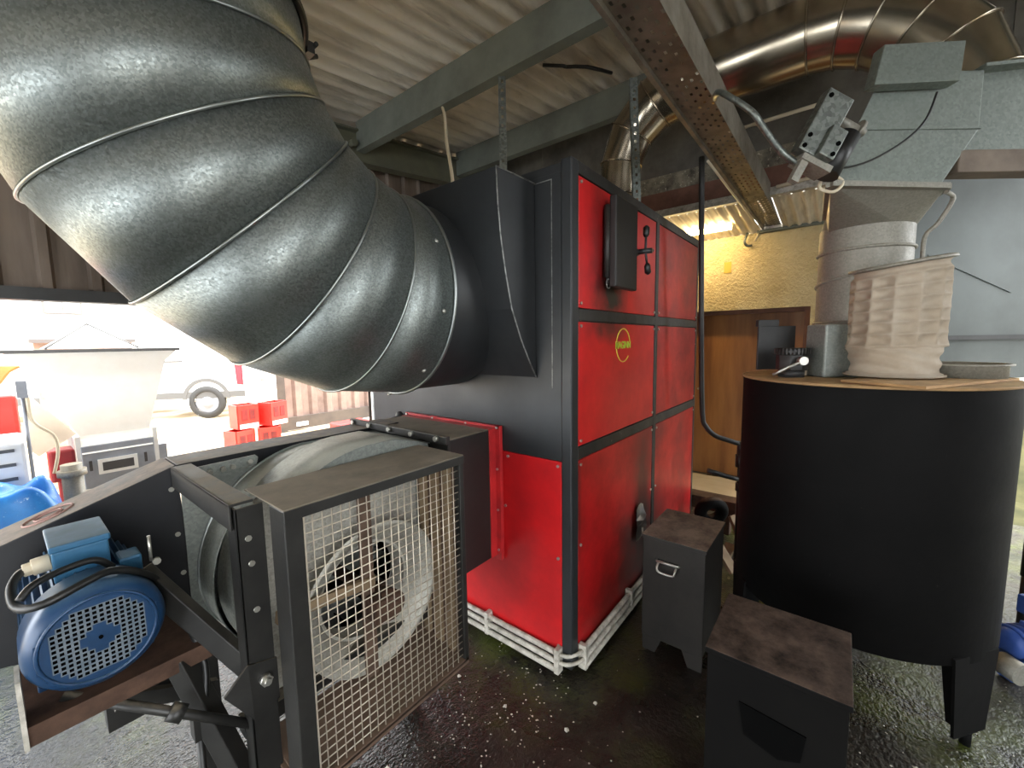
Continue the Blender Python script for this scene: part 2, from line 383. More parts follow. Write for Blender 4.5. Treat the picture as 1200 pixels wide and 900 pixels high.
# yard wall: cladding above the opening, lintel, jamb and the clad bay behind the boiler
wl = bpy.data.objects.new('wall_left', None); sc.collection.objects.link(wl); wl['kind'] = 'structure'; wl['label'] = 'brown ribbed metal cladding of the yard wall'
def clad_mesh(W, H, pitch=.19, sl=0):
    m = MB(); prof = []; x = 0
    while x < W:
        for dx, dy in ((0, 0), (.11, 0), (.125, -.03), (.165, -.03), (.18, 0)):
            if x+dx <= W: prof.append((x+dx, dy))
        x += pitch
    m.loft([[Vector((a, b, 0)) for a, b in prof], [Vector((a, b, H+sl*a)) for a, b in prof]], closed=False, smooth=False)
    return mesh_of(m, 'cladding_sheet', M['clad'])
for i in range(5):
    x = -2.6 + i*.96; shared('cladding_sheet', clad_mesh(1.02, roofz(x)-1.80, sl=SLOPE), (x, 3.52, 1.80), wl)
for i in range(3):
    x = 2.2 + i*.87; shared('cladding_sheet', clad_mesh(.88, roofz(x)+.03, sl=SLOPE), (x, 3.52, 0), wl)
mb = MB(); mb.prism([(-2.6, 3.525, 1.8), (2.3, 3.525, 1.8), (2.3, 3.525, roofz(2.3)), (-2.6, 3.525, roofz(-2.6))], (0, .01, 0)); o = mb.build('sky_gap_backing', 'clad', wl)  # added behind the sheets to block sky showing through their gaps
mb = MB(); mb.box((-2.6, 3.44, 1.765), (2.3, 3.56, 1.832)); struct('trim_2', mb.build('trim_2', 'dark_steel'), 'dark steel lintel over the yard opening')
mb = MB(); mb.cyl((2.205, 3.44, 0), (2.205, 3.44, 1.8), .022, 12); struct('trim_3', mb.build('trim_3', 'white'), 'white pipe at the edge of the yard opening')
mb = MB(); mb.box((2.235, 3.42, 0), (2.30, 3.5, 1.8)); struct('trim_4', mb.build('trim_4', 'greybox'), 'grey post at the edge of the yard opening')
wf_ = bpy.data.objects.new('wall_screen_front', None); sc.collection.objects.link(wf_); wf_['kind'] = 'structure'; wf_['label'] = 'added ribbed cladding behind the viewer, screening the front light'  # out of view, added to cut the light coming in at the front
for i in range(3):
    shared('cladding_sheet', clad_mesh(1.0, roofz(-3)), (-3.0, -3.1+.96*i, 0), wf_, (0, 0, PI/2))
for i in range(3, 7):
    shared('cladding_sheet', clad_mesh(1.0, roofz(-3)-1.95), (-3.0, -3.1+.96*i, 1.95), wf_, (0, 0, PI/2))  # upper sheets added to darken reflections in the elbow; low light still enters
for i in range(3):
    x = 1.05 + i*.96; shared('cladding_sheet', clad_mesh(1.0, roofz(x)-.05), (x, -3.08, 0), wr, (0, 0, PI))  # unseen sheets added to block side light and sky reflections on the floor
# back wall with recessed door
mb = MB(); mb.box((4.75, 1.62, 0), (4.95, 3.6, 2.52)); mb.box((4.75, -.88, 0), (4.95, .245, 2.52)); mb.box((4.75, .245, 1.785), (4.95, 1.62, 2.52)); mb.box((4.70, -3.2, 0), (4.75, .20, 2.505)) if False else None
struct('wall_back', mb.build('wall_back', 'render'), 'cream rough rendered back wall')
mb = MB(); mb.box((4.72, -.86, 1.0), (4.76, -.05, 2.5)); struct('wall_back_pier', mb.build('wall_back_pier', 'render'), 'cream rendered pier beside the door')
d1 = struct('door_1', thing('door_1', 'orange brown plywood door recessed in the cream wall', None, (4.87, .93, 0)))
mb = MB(); mb.box((4.93, .2, 0), (4.95, 1.7, 1.8)); mb.build('door_gap_backing', 'timber', d1)  # added behind the leaf to stop bright light leaking under the door
mb = MB(); mb.box((4.87, .29, .0), (4.91, 1.60, 1.75)); mb.build('door_leaf', 'door', d1)
mb = MB(); mb.box((4.77, .245, 0), (4.93, .29, 1.785)); mb.box((4.77, .29, 1.745), (4.93, 1.62, 1.785)); mb.build('door_frame', 'timber', d1)
mb = MB(); mb.tube([(4.87, 1.22, .95), (4.82, 1.22, .95), (4.82, 1.16, .95)], .008, 8); mb.build('door_handle', 'bolt', d1)
mb = MB(); mb.box((3.95, .28, 0), (4.72, 1.55, .025)); tag(mb.build('pale_board', 'yard'), 'pale board lying on the floor before the brown door', 'board')
# upper back: fascia boards, timber beam, lean-to sheet
fa = struct('wall_upper_back', thing('wall_upper_back', 'dark grey boards above the timber beam', None, (3.92, 0, 2.83)))
for i in range(14):
    y = -3.1 + i*.48
    m = MB(); m.box((3.92+.008*(i % 2), y, 2.80), (3.95+.008*(i % 2), y+.484, roofz(3.92)+.02)); m.build('board', 'fascia', fa)
ww = paint('peeling whitewash', '#8e8676', '#4a463f', 9, .8, 0, .2, speck='#c8c0ae', speck_t=.6, bump=.3, bscale=25)
for i in range(7):
    y = -3.1 + i*.94; m = MB(); m.box((3.885+.004*(i % 2), y, 2.812), (3.918, y+.94, 2.96)); m.build('whitewashed_board', ww, fa)
mb = MB(); mb.box((3.86, -3.1, 2.655), (3.96, 3.5, 2.81)); tag(mb.build('timber_beam', 'timber', None, .006), 'red brown timber beam across the back below the grey boards', 'beam')
mb = MB(); mb.box((3.84, -3.1, 2.59), (3.90, 3.5, 2.65)); tag(mb.build('batten', 'white_paint'), 'pale batten under the red brown timber beam', 'batten')
m = MB()
for ya_, yb_ in ((-.52, .49), (.67, 3.5)):   # the cable tray passes through the gap
    n = int((yb_-ya_)*105); rings = []
    for x, z in ((3.9, 2.60), (4.8, 2.52)):
        rings.append([Vector((x, ya_+(yb_-ya_)*i/n, z+.012*math.sin(2*PI*(ya_+(yb_-ya_)*i/n)/.076))) for i in range(n+1)])
    m.loft(rings, closed=False)
m.box((3.92, .47, 2.70), (4.85, .70, 2.715)); m.box((4.75, .47, 2.50), (4.80, .70, 2.70))  # flat closure added to keep sky from showing through the tray holes
struct('ceiling_lean_to', m.build('ceiling_lean_to', 'roof'), 'corrugated lean-to roof over the back wall')
mb = MB(); mb.box((4.70, -.6, 2.505), (4.78, .70, 2.53)); struct('trim_5', mb.build('trim_5', 'steel'), 'grey wall bracket at the end of the cable tray')

# ---------------------------------------------------------------- boiler
bX0, bX1, bY0, bY1, bZ = 1.463, 3.312, .857, 2.29, 2.215
b = thing('furnace', 'tall red and black hot air furnace cabinet in the middle of the shed', 'furnace', (2.39, 1.57, 0))
mb = MB(); mb.box((bX0+.012, bY0+.012, .05), (bX1-.012, bY1-.012, bZ-.006)); mb.build('cabinet_body', 'black', b, .004)
mb = MB(); mb.box((bX0+.1, bY0+.1, .0), (bX1-.1, bY1-.1, .05)); mb.build('plinth', 'black', b)
mb = MB(); mb.box((bX0, bY0, .05), (bX0+.060, bY0+.050, bZ)); mb.build('corner_post', 'black', b, .006)
mb = MB(); mb.box((bX0+.060, bY0+.002, 2.165), (bX1, bY0+.03, bZ)); mb.box((bX1-.03, bY0+.002, .06), (bX1, bY0+.03, 2.165)); mb.build('top_rail', 'black_trim', b, .003)
mb = MB(); mb.box((bX0+.06, bY0+.001, 1.582), (bX1, bY0+.03, 1.631)); mb.build('cross_rail', 'black_trim', b, .003)
mb = MB(); mb.box((bX0+.06, bY0+.001, .990), (bX1, bY0+.03, 1.044)); mb.build('cross_rail', 'black_trim', b, .003)
mb = MB(); mb.box((2.418, bY0, .09), (2.462, bY0+.03, 2.165)); mb.build('mullion', 'black_trim', b, .003)
for x0, x1 in ((bX0+.062, 2.416), (2.464, bX1-.03)):
    for z0, z1 in ((1.633, 2.163), (1.046, 1.580), (.09, .988)):
        m = MB(); m.box((x0+.002, bY0+.004, z0+.002), (x1-.002, bY0+.02, z1-.002)); o = m.build('red_panel', 'red_dirty' if (z0 < .5 or x0 > 2.4) else 'red', b, .003)
mb = MB(); mb.box((bX0+.003, .908, .10), (bX0+.02, 2.286, .985)); tag(mb.build('side_panel', 'red', b, .002), 'red lower side panel')
mb = MB(); mb.box((bX0+.004, .908, .989), (bX0+.02, 2.286, 2.17)); mb.build('side_panel', 'black', b, .002)
mb = MB(); mb.box((bX0+.001, .95, 1.30), (bX0+.004, .953, 2.15)); mb.box((bX0+.001, .95, 2.147), (bX0+.004, 1.6, 2.15)); mb.build('weld_line', 'edge', b)
# panel screws
sm = mesh_of(MB().cyl((0, 0, 0), (0, -.006, 0), .007, 8), 'panel_screw', M['bolt'])
for x in (1.545, 2.40, 2.48, 3.265):
    for z in (.12, .60, .965, 1.07, 1.56, 1.655, 2.14):
        if random.random() < .75: shared('panel_screw', sm, (x, bY0+.004, z), b)
sm2 = mesh_of(MB().cyl((0, 0, 0), (-.006, 0, 0), .007, 8), 'panel_screw', M['bolt'])
for y, z in ((.925, .965), (1.2, .965), (.925, .55), (.925, .14), (1.22, .72)): shared('panel_screw', sm2, (bX0+.003, y, z), b)
# outlet hood with curved front
prof = [(1.463, 2.150), (1.217, 2.146), (1.224, 2.01), (1.237, 1.90), (1.262, 1.77), (1.298, 1.63), (1.355, 1.51), (1.41, 1.42), (1.462, 1.343)]
mb = MB(); mb.prism([(x, 1.034, z) for x, z in prof], (0, 1.09, 0)); mb.build('outlet_hood', 'black', b, .002)
m = MB(); m.tube([(x, 1.032, z) for x, z in prof], .003, 6, 1); m.build('weld_seam', 'edge', b)
DC = (1.115, 1.576, 1.70); RD = .42
m = MB(); m.revolve((1.11, DC[1], DC[2]), (1, 0, 0), [(.0, RD-.012), (.02, RD-.006), (.33, RD-.006)], 72); m.build('outlet_collar', 'black', b)
# hatch
h = MB(); h.box((1.765, .825, 1.75), (1.945, .855, 2.10)); ho = h.build('hatch_frame', 'black_trim', b, .004)
h = MB(); h.box((1.735, .792, 1.735), (1.975, .826, 2.128)); ho = h.build('hatch_door', 'black_worn', b, .006)
h = MB(); h.cyl((1.742, .838, 1.78), (1.742, .838, 2.09), .015, 12); h.build('hinge', 'black_trim', ho)
h = MB(); h.cyl((1.975, .81, 1.925), (2.02, .81, 1.925), .016, 12); h.cyl((2.0, .82, 1.925), (2.015, .735, 1.925), .013, 10)
h.cyl((2.005, .765, 1.925), (2.010, .765, 2.0), .006, 8); h.cyl((2.005, .765, 1.925), (2.03, .765, 1.86), .006, 8); h.cyl((2.0, .76, 1.925), (2.07, .755, 1.935), .009, 8); h.build('latch_boss', 'black', ho)
for a, c in (((2.009, .765, 1.99), (2.013, .765, 2.04)), ((2.028, .765, 1.87), (2.045, .765, 1.82))):
    h = MB(); h.revolve(a, Vector(c)-Vector(a), [(0, .008), (.012, .015), (.045, .016), (.055, .006)], 12, True); h.build('latch_grip', 'rubber', ho)
h = MB(); h.torus((1.74, .83, 1.75), (0, 1, 0), .02, .003, 16, 6); h.build('ring_pull', 'edge', ho)
# maker's badge
m = MB(); R0 = .082
for a0, a1 in ((12, 168), (192, 318)):
    P = []
    for q in range(25):
        t = math.radians(a0+(a1-a0)*q/24); P.append((1.976+R0*math.cos(t), bY0+.002, 1.473+R0*math.sin(t)))
    m.tube(P, .003, 6, 1)
m.build('badge_ring', 'yellow', b)
tc = bpy.data.curves.new('badge_lettering', 'FONT'); tc.body = 'MAGINN'; tc.size = .05; tc.align_x = 'CENTER'; tc.align_y = 'CENTER'; tc.extrude = .001; tc.offset = .0012
to = bpy.data.objects.new('badge_lettering', tc); sc.collection.objects.link(to); tc.materials.append(M['green'])
bpy.context.view_layer.update()
tm = bpy.data.meshes.new_from_object(to.evaluated_get(bpy.context.evaluated_depsgraph_get())); bpy.data.objects.remove(to)
tm.transform(Matrix.Translation((1.976, bY0+.0025, 1.473)) @ Matrix.Rotation(PI/2, 4, 'X') @ Matrix.Diagonal((.92, 1, 1, 1)))
to = bpy.data.objects.new('badge_lettering', tm); sc.collection.objects.link(to); to.parent = b
# white kick rails
for k, z in enumerate((.118, .083, .048)):
    off = .006+.006*k; rr = .0125
    m = MB(); m.tube([(bX0-off-.012, bY1, z), (bX0-off-.012, .92, z)], rr, 10, 1); m.build('kick_rail', 'white_paint', b)
    m = MB(); m.tube([(1.53, bY0-off-.012, z), (bX1, bY0-off-.012, z)], rr, 10, 1); m.build('kick_rail', 'white_paint', b)
    if k < 2: m = MB(); m.tube([(bX0-off-.012, .92, z), (bX0-off-.004, .875, z), (1.49, bY0-off-.004, z), (1.53, bY0-off-.012, z)], rr*.7, 8, 3); m.build('kick_rail', 'white_paint', b)
for p in ((bX0-.038, .915, 0), (bX0-.038, 1.33, 0), (bX0-.038, 1.8, 0)):
    m = MB(); m.box((p[0], p[1]-.012, .03), (p[0]+.04, p[1]+.012, .145)); m.build('rail_clip', 'white_paint', b, .003)
for x in (1.535, 2.05, 2.7):
    m = MB(); m.box((x-.012, bY0-.038, .03), (x+.012, bY0+.002, .145)); m.build('rail_clip', 'white_paint', b, .003)
m = MB(); m.revolve((bX0+.004, 2.02, 1.066), (-1, 0, 0), [(0, .035), (.012, .035), (.02, .012), (.06, .008)], 16, True); m.build('knob', 'black', b)
# crumpled foil stuck on lower panel
m = MB(); random.seed(3)
g = [[m.bm.verts.new((2.15+.10*i/4+random.uniform(-.01, .01), bY0-.012-random.uniform(0, .035)*(1 if 0 < i < 4 and 0 < j < 5 else .1), .38+.19*j/5+random.uniform(-.012, .012))) for i in range(5)] for j in range(6)]
for j in range(5):
    for i in range(4): m.bm.faces.new((g[j][i], g[j][i+1], g[j+1][i+1], g[j+1][i]))
tag(m.build('foil_scrap', 'foil'), 'crumpled silver foil scrap on the lower red furnace panel', 'foil')

# ---------------------------------------------------------------- big galvanised elbow
d = thing('duct_elbow', 'large segmented galvanised duct elbow filling the upper left', 'duct', (.7, 1.576, 1.28))
RB = .79; angs = [0, 14.4, 29.7, 44.6, 59.5, 74, 90]
def eln(t): t = math.radians(t); return Vector((-math.cos(t), .0, math.sin(t)))
def elc(t): t = math.radians(t); return Vector((1.113-RB*math.sin(t), 1.578, 1.70+RB*(1-math.cos(t))))
for a0, a1 in zip(angs, angs[1:]):
    rr = [MB.ring(elc(a), eln(a), RD, 96, (0, 1, 0)) for a in (a0, a1)]
    m = MB(); m.loft(rr); o = m.build('gore', 'galv', d)
    so = o.modifiers.new('thick', 'SOLIDIFY'); so.thickness = .003; so.offset = -1
for a in angs[1:-1]:
    m = MB(); m.torus(elc(a), eln(a), RD+.002, .0045, 96, 8)
    m.bm.verts.ensure_lookup_table(); m.build('seam_bead', 'bead', d)
m = MB(); m.torus(elc(0), eln(0), RD+.003, .007, 96, 8); m.build('end_ring', 'bead', d)
m = MB(); m.loft([MB.ring((.323, 1.578, z), (0, 0, 1), RD, 96) for z in (2.49, 3.75)]); m.build('riser', 'galv', d)
m = MB(); m.torus(elc(90), (0, 0, 1), RD+.010, .012, 96, 8); m.build('clamp_ring', 'frame', d)
cl = Vector((.323, 1.578, 2.49)); t = math.radians(-14)
cp = cl+Vector((math.cos(t), math.sin(t), 0))*(RD+.025)
m = MB(); m.obox(cp, (.012, 0, 0), (0, .03, 0), (0, 0, .018)); m.cyl(cp+Vector((.012, -.045, .01)), cp+Vector((.012, .045, .01)), .007, 8); m.cyl(cp+Vector((.0, .03, -.01)), cp+Vector((.05, .03, .02)), .008, 8); m.build('clamp_latch', 'frame', d)
rm = mesh_of(MB().revolve((0, 0, 0), (0, -1, 0), [(0, .009), (.004, .008), (.007, .003)], 10, True), 'rivet', M['bolt'])
for i in range(10):
    t = 2*PI*i/10+.2; p = Vector((1.06, 1.578+RD*math.cos(t), 1.70+RD*math.sin(t)))
    shared('rivet', rm, p, d, (math.atan2(-math.sin(t), -math.cos(t)) if True else 0, 0, 0))

# ---------------------------------------------------------------- connecting duct box
c = thing('connecting_duct', 'black square duct with dusty top and red flange into the furnace', 'duct', (1.29, 1.58, .47))
m = MB(); m.box((1.125, 1.262, .468), (1.462, 1.905, 1.092)); m.build('duct_box', 'black_worn', c, .004)
m = MB(); m.box((1.127, 1.264, 1.092), (1.44, 1.903, 1.096)); tag(m.build('top_sheet', 'guard_top', c), 'dusty grey brown top sheet')
m = MB()
for a, q in (((1.44, 1.232, 1.088), (1.462, 1.935, 1.108)), ((1.40, 1.25, 1.092), (1.462, 1.915, 1.097)), ((1.44, 1.230, .45), (1.462, 1.262, 1.108)), ((1.40, 1.256, .47), (1.462, 1.264, 1.098)), ((1.44, 1.9, .45), (1.462, 1.935, 1.09))): m.box(a, q)
m.build('red_flange', 'red_trim', c, .002)
m = MB(); m.box((1.095, 1.215, 1.092), (1.108, 1.93, 1.125)); m.box((1.112, 1.225, .45), (1.125, 1.93, 1.122)); m.build('black_flange', 'frame', c, .003)
bm_ = mesh_of(MB().cyl((0, 0, 0), (-.014, 0, 0), .011, 8), 'flange_bolt', M['bolt'])
for y in (1.27, 1.43, 1.59, 1.75, 1.89): shared('flange_bolt', bm_, (1.095, y, 1.112), c)
sm3 = mesh_of(MB().cyl((0, 0, 0), (-.006, 0, 0), .006, 8), 'flange_screw', M['bolt'])
for y, z in ((1.246, 1.10), (1.246, .9), (1.246, .7), (1.246, .5), (1.45, 1.099), (1.70, 1.099), (1.92, 1.099)): shared('flange_screw', sm3, (1.44, y, z), c)

# ---------------------------------------------------------------- centrifugal fan
f = thing('centrifugal_fan', 'grey dusty centrifugal fan in a black frame with mesh inlet guard', 'fan', (.75, 1.5, 0))
FC = Vector((.764, 0, .62))
def casing(cx, cz, r0, r1, y0, y1, ztop, name):
    P = [(1.092, 1.09), (cx+.12, ztop)]
    for q in range(0, 49):
        a = math.radians(90+q*5.2); r = r0-(r0-r1)*(q/48); P.append((cx+r*math.cos(a), cz+r*math.sin(a)))
    P += [(1.092, .47)]
    m = MB(); m.loft([[Vector((x, y, z)) for x, z in P] for y in (y0, y1)], closed=False); o = m.build(name, 'galv_fan', f)
    so = o.modifiers.new('thick', 'SOLIDIFY'); so.thickness = .004
    m = MB(); m.prism([(x, y1, z) for x, z in P], (0, .004, 0)); m.build('scroll_side', 'galv_fan', f)
    return P
casing(.80, .69, .45, .34, 1.31, 1.55, 1.14, 'scroll_wrapper')
big = casing(.76, .69, .408, .34, 1.555, 1.70, 1.098, 'scroll_wrapper')
PA = [(1.092, 1.09), (.92, 1.14)] + [(.80+(.45-.11*q/48)*math.cos(math.radians(90+q*5.2)), .69+(.45-.11*q/48)*math.sin(math.radians(90+q*5.2))) for q in range(49)] + [(1.092, .47)]
def exit_r(cx, cz):
    best = .2
    for (ax, az), (bx, bz) in zip(PA, PA[1:]+PA[:1]):
        ex, ez = bx-ax, bz-az; den = cx*ez-cz*ex
        if abs(den) < 1e-9: continue
        t = ((ax-FC.x)*ez-(az-FC.z)*ex)/den; u = ((ax-FC.x)*cz-(az-FC.z)*cx)/den
        if t > 0 and -1e-6 <= u <= 1+1e-6: best = max(best, t)
    return best
m = MB(); ra, rb_ = [], []
for q in range(96):
    cx, cz = math.cos(2*PI*q/96), math.sin(2*PI*q/96); t = exit_r(cx, cz); ra.append(Vector((FC.x+cx*t, 1.313, FC.z+cz*t))); rb_.append(Vector((FC.x+cx*.17, 1.313, FC.z+cz*.17)))
m.loft([ra, rb_], smooth=False); m.build('scroll_side', 'galv_fan', f)
m = MB(); m.tube([(x, 1.70, z) for x, z in big], .006, 6, 1); m.build('plate_rim', 'bead', f)
m = MB(); m.box((.352, 1.71, .52), (.62, 1.715, 1.05)); m.build('backing_sheet', 'galv_fan', f)
# front plate with round inlet
k = 48; hole = [(FC.x+.165*math.cos(2*PI*i/k), FC.z+.165*math.sin(2*PI*i/k)) for i in range(k)]
m = MB(); x0, x1, z0, z1 = .43, 1.0, .36, 1.088
outr = []
for i in range(k):
    cx, cz = math.cos(2*PI*i/k), math.sin(2*PI*i/k)
    sx = ((x1-FC.x)/cx if cx > 1e-6 else (x0-FC.x)/cx if cx < -1e-6 else 9); sz = ((z1-FC.z)/cz if cz > 1e-6 else (z0-FC.z)/cz if cz < -1e-6 else 9)
    t = min(sx, sz); outr.append((FC.x+cx*t, FC.z+cz*t))
m.loft([[Vector((x, 1.30, z)) for x, z in outr], [Vector((x, 1.30, z)) for x, z in hole], [Vector((x, 1.31, z)) for x, z in hole], [Vector((x, 1.31, z)) for x, z in outr]], smooth=False); m.build('front_plate', 'galv_in', f)
m = MB(); m.revolve((FC.x, 1.225, FC.z), (0, 1, 0), [(0, .262), (-.006, .255), (0, .245), (.03, .205), (.075, .175), (.16, .165)], 48); m.build('inlet_cone', 'galv_in', f)
m = MB(); m.cyl((FC.x, 1.62, FC.z), (FC.x, 1.66, FC.z), .34, 40)
for i in range(12):
    a = 2*PI*i/12; e = Vector((math.cos(a), 0, math.sin(a))); g = Vector((-math.sin(a), 0, math.cos(a)))
    m.obox(FC+e*.27+g*.03+Vector((0, 1.5, 0)), (e*.07+g*.03), (0, .11, 0), g*.003)
m.build('impeller', 'hole', f)
# shaft, bearing cross
m = MB(); m.cyl((FC.x, 1.12, FC.z), (FC.x, 1.66, FC.z), .022, 16); m.cyl((FC.x, 1.14, FC.z), (FC.x, 1.20, FC.z), .05, 20, .045); m.cyl((FC.x, 1.20, FC.z), (FC.x, 1.24, FC.z), .03, 16, .05); m.build('shaft', 'rust', f)
m = MB(); m.box((.700, 1.205, .36), (.742, 1.225, 1.088)); m.build('bearing_bar', 'pan', f, .003)
m = MB(); m.bar((.43, 1.205, .735), (.74, 1.205, .70), .02, .035); m.build('bearing_bar', 'dusty_wood', f, .003)
m = MB(); m.box((.70, 1.13, .58), (.79, 1.205, .66)); m.build('bearing_block', 'rust', f, .008)
# guard
gx0, gx1, gy, gz0, gz1 = .404, 1.018, 1.04, .31, 1.10
g = MB(); g.box((gx0, gy, gz1-.004), (gx1, 1.29, gz1)); g.build('guard_top', 'guard_top', f, .002)
g = MB(); g.box((gx0, gy-.003, gz1-.032), (gx1, gy+.004, gz1-.003)); g.build('guard_lip', 'frame', f, .002)
g = MB(); g.box((gx0, gy, gz0), (gx0+.046, gy+.085, gz1-.004)); g.build('guard_post', 'frame', f, .003)
g = MB(); g.box((gx1-.022, gy, gz0), (gx1, gy+.03, gz1-.004)); g.build('guard_post', 'frame', f, .003)
g = MB(); g.box((gx1-.006, gy+.03, gz0), (gx1, 1.30, gz1-.004)); g.build('guard_side', 'pan', f)
for y in (1.10, 1.17, 1.24):
    g = MB(); g.box((gx1-.02, y, gz0+.01), (gx1-.006, y+.035, gz1-.01)); g.build('slat', 'dusty_wood', f)
g = MB(); g.box((gx0, gy, gz0), (gx1, 1.31, gz0+.006)); g.box((gx0, gy, gz0-.012), (gx1, gy+.02, gz0+.012)); g.build('guard_pan', 'pan', f)
g = MB(); g.prism([(gx0+.01, gy+.03, gz0+.008), (gx0+.01, 1.295, .345), (gx0+.01, 1.295, .33), (gx0+.01, gy+.04, gz0+.006)], (gx1-gx0-.02, 0, 0)); g.build('sloping_sill', 'pan', f)
g = MB(); g.bar((gx0, 1.285, .40), (gx1, 1.285, .40), .02, .04); g.build('guard_rail', 'dusty_wood', f)
gm = MB(); gm.box((gx0+.046, gy+.001, gz0+.012), (gx0+.050, gy+.003, gz1-.03)); gpanel = gm.build('mesh_panel', 'wire', f)
wl_v = mesh_of(MB().cyl((0, 0, 0), (0, 0, gz1-gz0-.03), .0017, 6), 'wire', M['wire'])
wl_h = mesh_of(MB().cyl((0, 0, 0), (gx1-gx0-.06, 0, 0), .0017, 6), 'wire', M['wire'])
nv = 21
for i in range(1, nv): 
    o = shared('wire', wl_v, (gx0+.046+(gx1-gx0-.068)*i/nv, gy+.008, gz0+.008), gpanel)
nh = 29
for i in range(1, nh): shared('wire', wl_h, (gx0+.042, gy+.0115, gz0+.0+(gz1-gz0-.03)*i/nh), gpanel)
# frame
g = MB(); g.box((.345, 1.185, 0), (.412, 1.192, 1.085)); g.box((.345, 1.185, 0), (.352, 1.245, 1.085)); g.build('frame_post', 'frame', f, .002)
g = MB(); g.box((.93, 1.325, 0), (.99, 1.385, .46)); g.build('frame_post', 'frame', f, .002)
g = MB(); g.box((.33, 1.63, 0), (.39, 1.69, .5)); g.build('frame_post', 'frame', f, .002)
g = MB(); g.box((.335, 1.19, 1.092), (.392, 1.735, 1.10)); g.box((.335, 1.19, 1.03), (.341, 1.735, 1.10)); g.build('frame_arm', 'frame', f, .002)
g = MB(); g.box((.345, 1.25, .40), (1.0, 1.30, .45)); g.build('frame_rail', 'frame', f, .002)
g = MB(); g.bar((.19, 1.42, .91), (.382, 1.22, .585), .03, .055); g.build('brace', 'frame', f, .003)
g = MB(); g.bar((.24, 1.36, .66), (.345, 1.24, .24), .05, .05); g.bar((.345, 1.24, .24), (.40, 1.20, .0), .05, .05); g.build('brace', 'frame', f, .003)
g = MB(); g.cyl((.03, 1.38, .695), (.36, 1.22, .455), .012, 10); g.cyl((.20, 1.298, .572), (.225, 1.286, .553), .022, 10); g.build('tie_rod', 'frame', f)
g = MB(); g.cyl((.26, 1.32, .48), (.26, 1.32, .0), .010, 8); g.box((.245, 1.30, .44), (.275, 1.34, .52)); g.build('stay', 'frame', f)
g = MB(); g.prism([(.345, 1.18, .66), (.415, 1.18, .64), (.415, 1.18, .52), (.35, 1.18, .50), (.29, 1.19, .60)], (0, .008, 0)); g.build('gusset', 'frame', f)
g = MB(); g.cyl((.382, 1.165, .60), (.382, 1.182, .60), .016, 6); g.cyl((.382, 1.155, .60), (.382, 1.165, .60), .009, 8); g.build('bolt', 'bolt', f)
for p in ((.375, 1.182, .93), (.378, 1.182, .80), (.372, 1.182, 1.0)):
    g = MB(); g.cyl(p, (p[0], p[1]+.01, p[2]), .008, 8); g.build('bolt', 'bolt', f)
g = MB(); g.prism([(.39, 1.69, 1.05), (.39, 1.69, 1.085), (.40, 1.69, 1.092), (.575, 1.69, 1.095), (.585, 1.69, 1.085), (.578, 1.69, 1.058)], (0, .005, 0)); bk = g.build('bracket_plate', 'galv_fan', f)
for x in (.405, .43, .47, .50, .555):
    g = MB(); g.cyl((x, 1.678, 1.065+.01*(x > .5)+.004*random.random()), (x, 1.69, 1.07), .009, 8); g.build('bolt', 'bolt', bk)
# belt guard
g = MB(); g.prism([(.352, 1.75, 1.10), (-.034, 1.75, .972), (-.50, 1.75, .818), (-.50, 1.75, .70), (-.05, 1.75, .63), (.30, 1.75, .50), (.385, 1.75, .50)], (0, .165, 0)); bg = g.build('belt_guard', 'belt', f, .003)
g = MB(); g.box((.356, 1.75, 1.02), (1.26, 1.915, 1.10)); bt = g.build('belt_guard_top', 'belt', f, .003)
for p in ((.34, 1.746, .86), (.335, 1.746, 1.02), (.345, 1.746, .72)):
    g = MB(); g.cyl(p, (p[0], p[1]+.01, p[2]), .008, 8); g.build('bolt', 'bolt', bg)
g = MB()
for R0 in (.055, .03):   # faint red oval sticker ring on the sloping top
    P = []
    for q in range(33):
        t = 2*PI*q/32; u, v = R0*math.cos(t), .75*R0*math.sin(t)
        P.append((.06+u*.95, 1.835+v, .972+(.06+.034+u*.95)*.3316+.0015))
    g.tube(P, .003, 5, 1)
g.build('sticker', flat('faded pink sticker', '#a8847c', .6), bg)
# ---------------------------------------------------------------- motor
mo = thing('electric_motor', 'blue electric motor with slotted round cowl beside the black belt cover', 'motor', (.097, 1.5, .70))
MC = Vector((.097, 0, .838)); R = .122
m = MB(); m.revolve((MC.x, 1.30, MC.z), (0, 1, 0), [(0, R*.80), (.004, R*.86), (.014, R*.95), (.03, R), (.12, R), (.122, R*.96)], 56); cw = m.build('fan_cowl', 'blue', mo)
# cowl face with real slots: rows of small holes in a ring
m = MB(); mg = MB(); hs = .0105
def inhole(x, z): 
    r = math.hypot(x, z); return .031 < r < .083
step = .0112; N = 9
for i in range(-N, N):
    for j in range(-N, N):
        x0, z0 = i*step, j*step; cx, cz = x0+step/2, z0+step/2
        rr = math.hypot(cx, cz)
        if rr > R*.80+.004: continue
        if inhole(cx, cz):
            w = .0021
            a = [(x0, z0), (x0+step, z0), (x0+step, z0+step), (x0, z0+step)]; bq = [(x0+w, z0+w), (x0+step-w, z0+w), (x0+step-w, z0+step-w), (x0+w, z0+step-w)]
            for q in range(4): mg.poly([(MC.x+a[q][0], 1.302, MC.z+a[q][1]), (MC.x+a[(q+1) % 4][0], 1.302, MC.z+a[(q+1) % 4][1]), (MC.x+bq[(q+1) % 4][0], 1.302, MC.z+bq[(q+1) % 4][1]), (MC.x+bq[q][0], 1.302, MC.z+bq[q][1])])
        else: m.poly([(MC.x+x0, 1.302, MC.z+z0), (MC.x+x0+step, 1.302, MC.z+z0), (MC.x+x0+step, 1.302, MC.z+z0+step), (MC.x+x0, 1.302, MC.z+z0+step)])
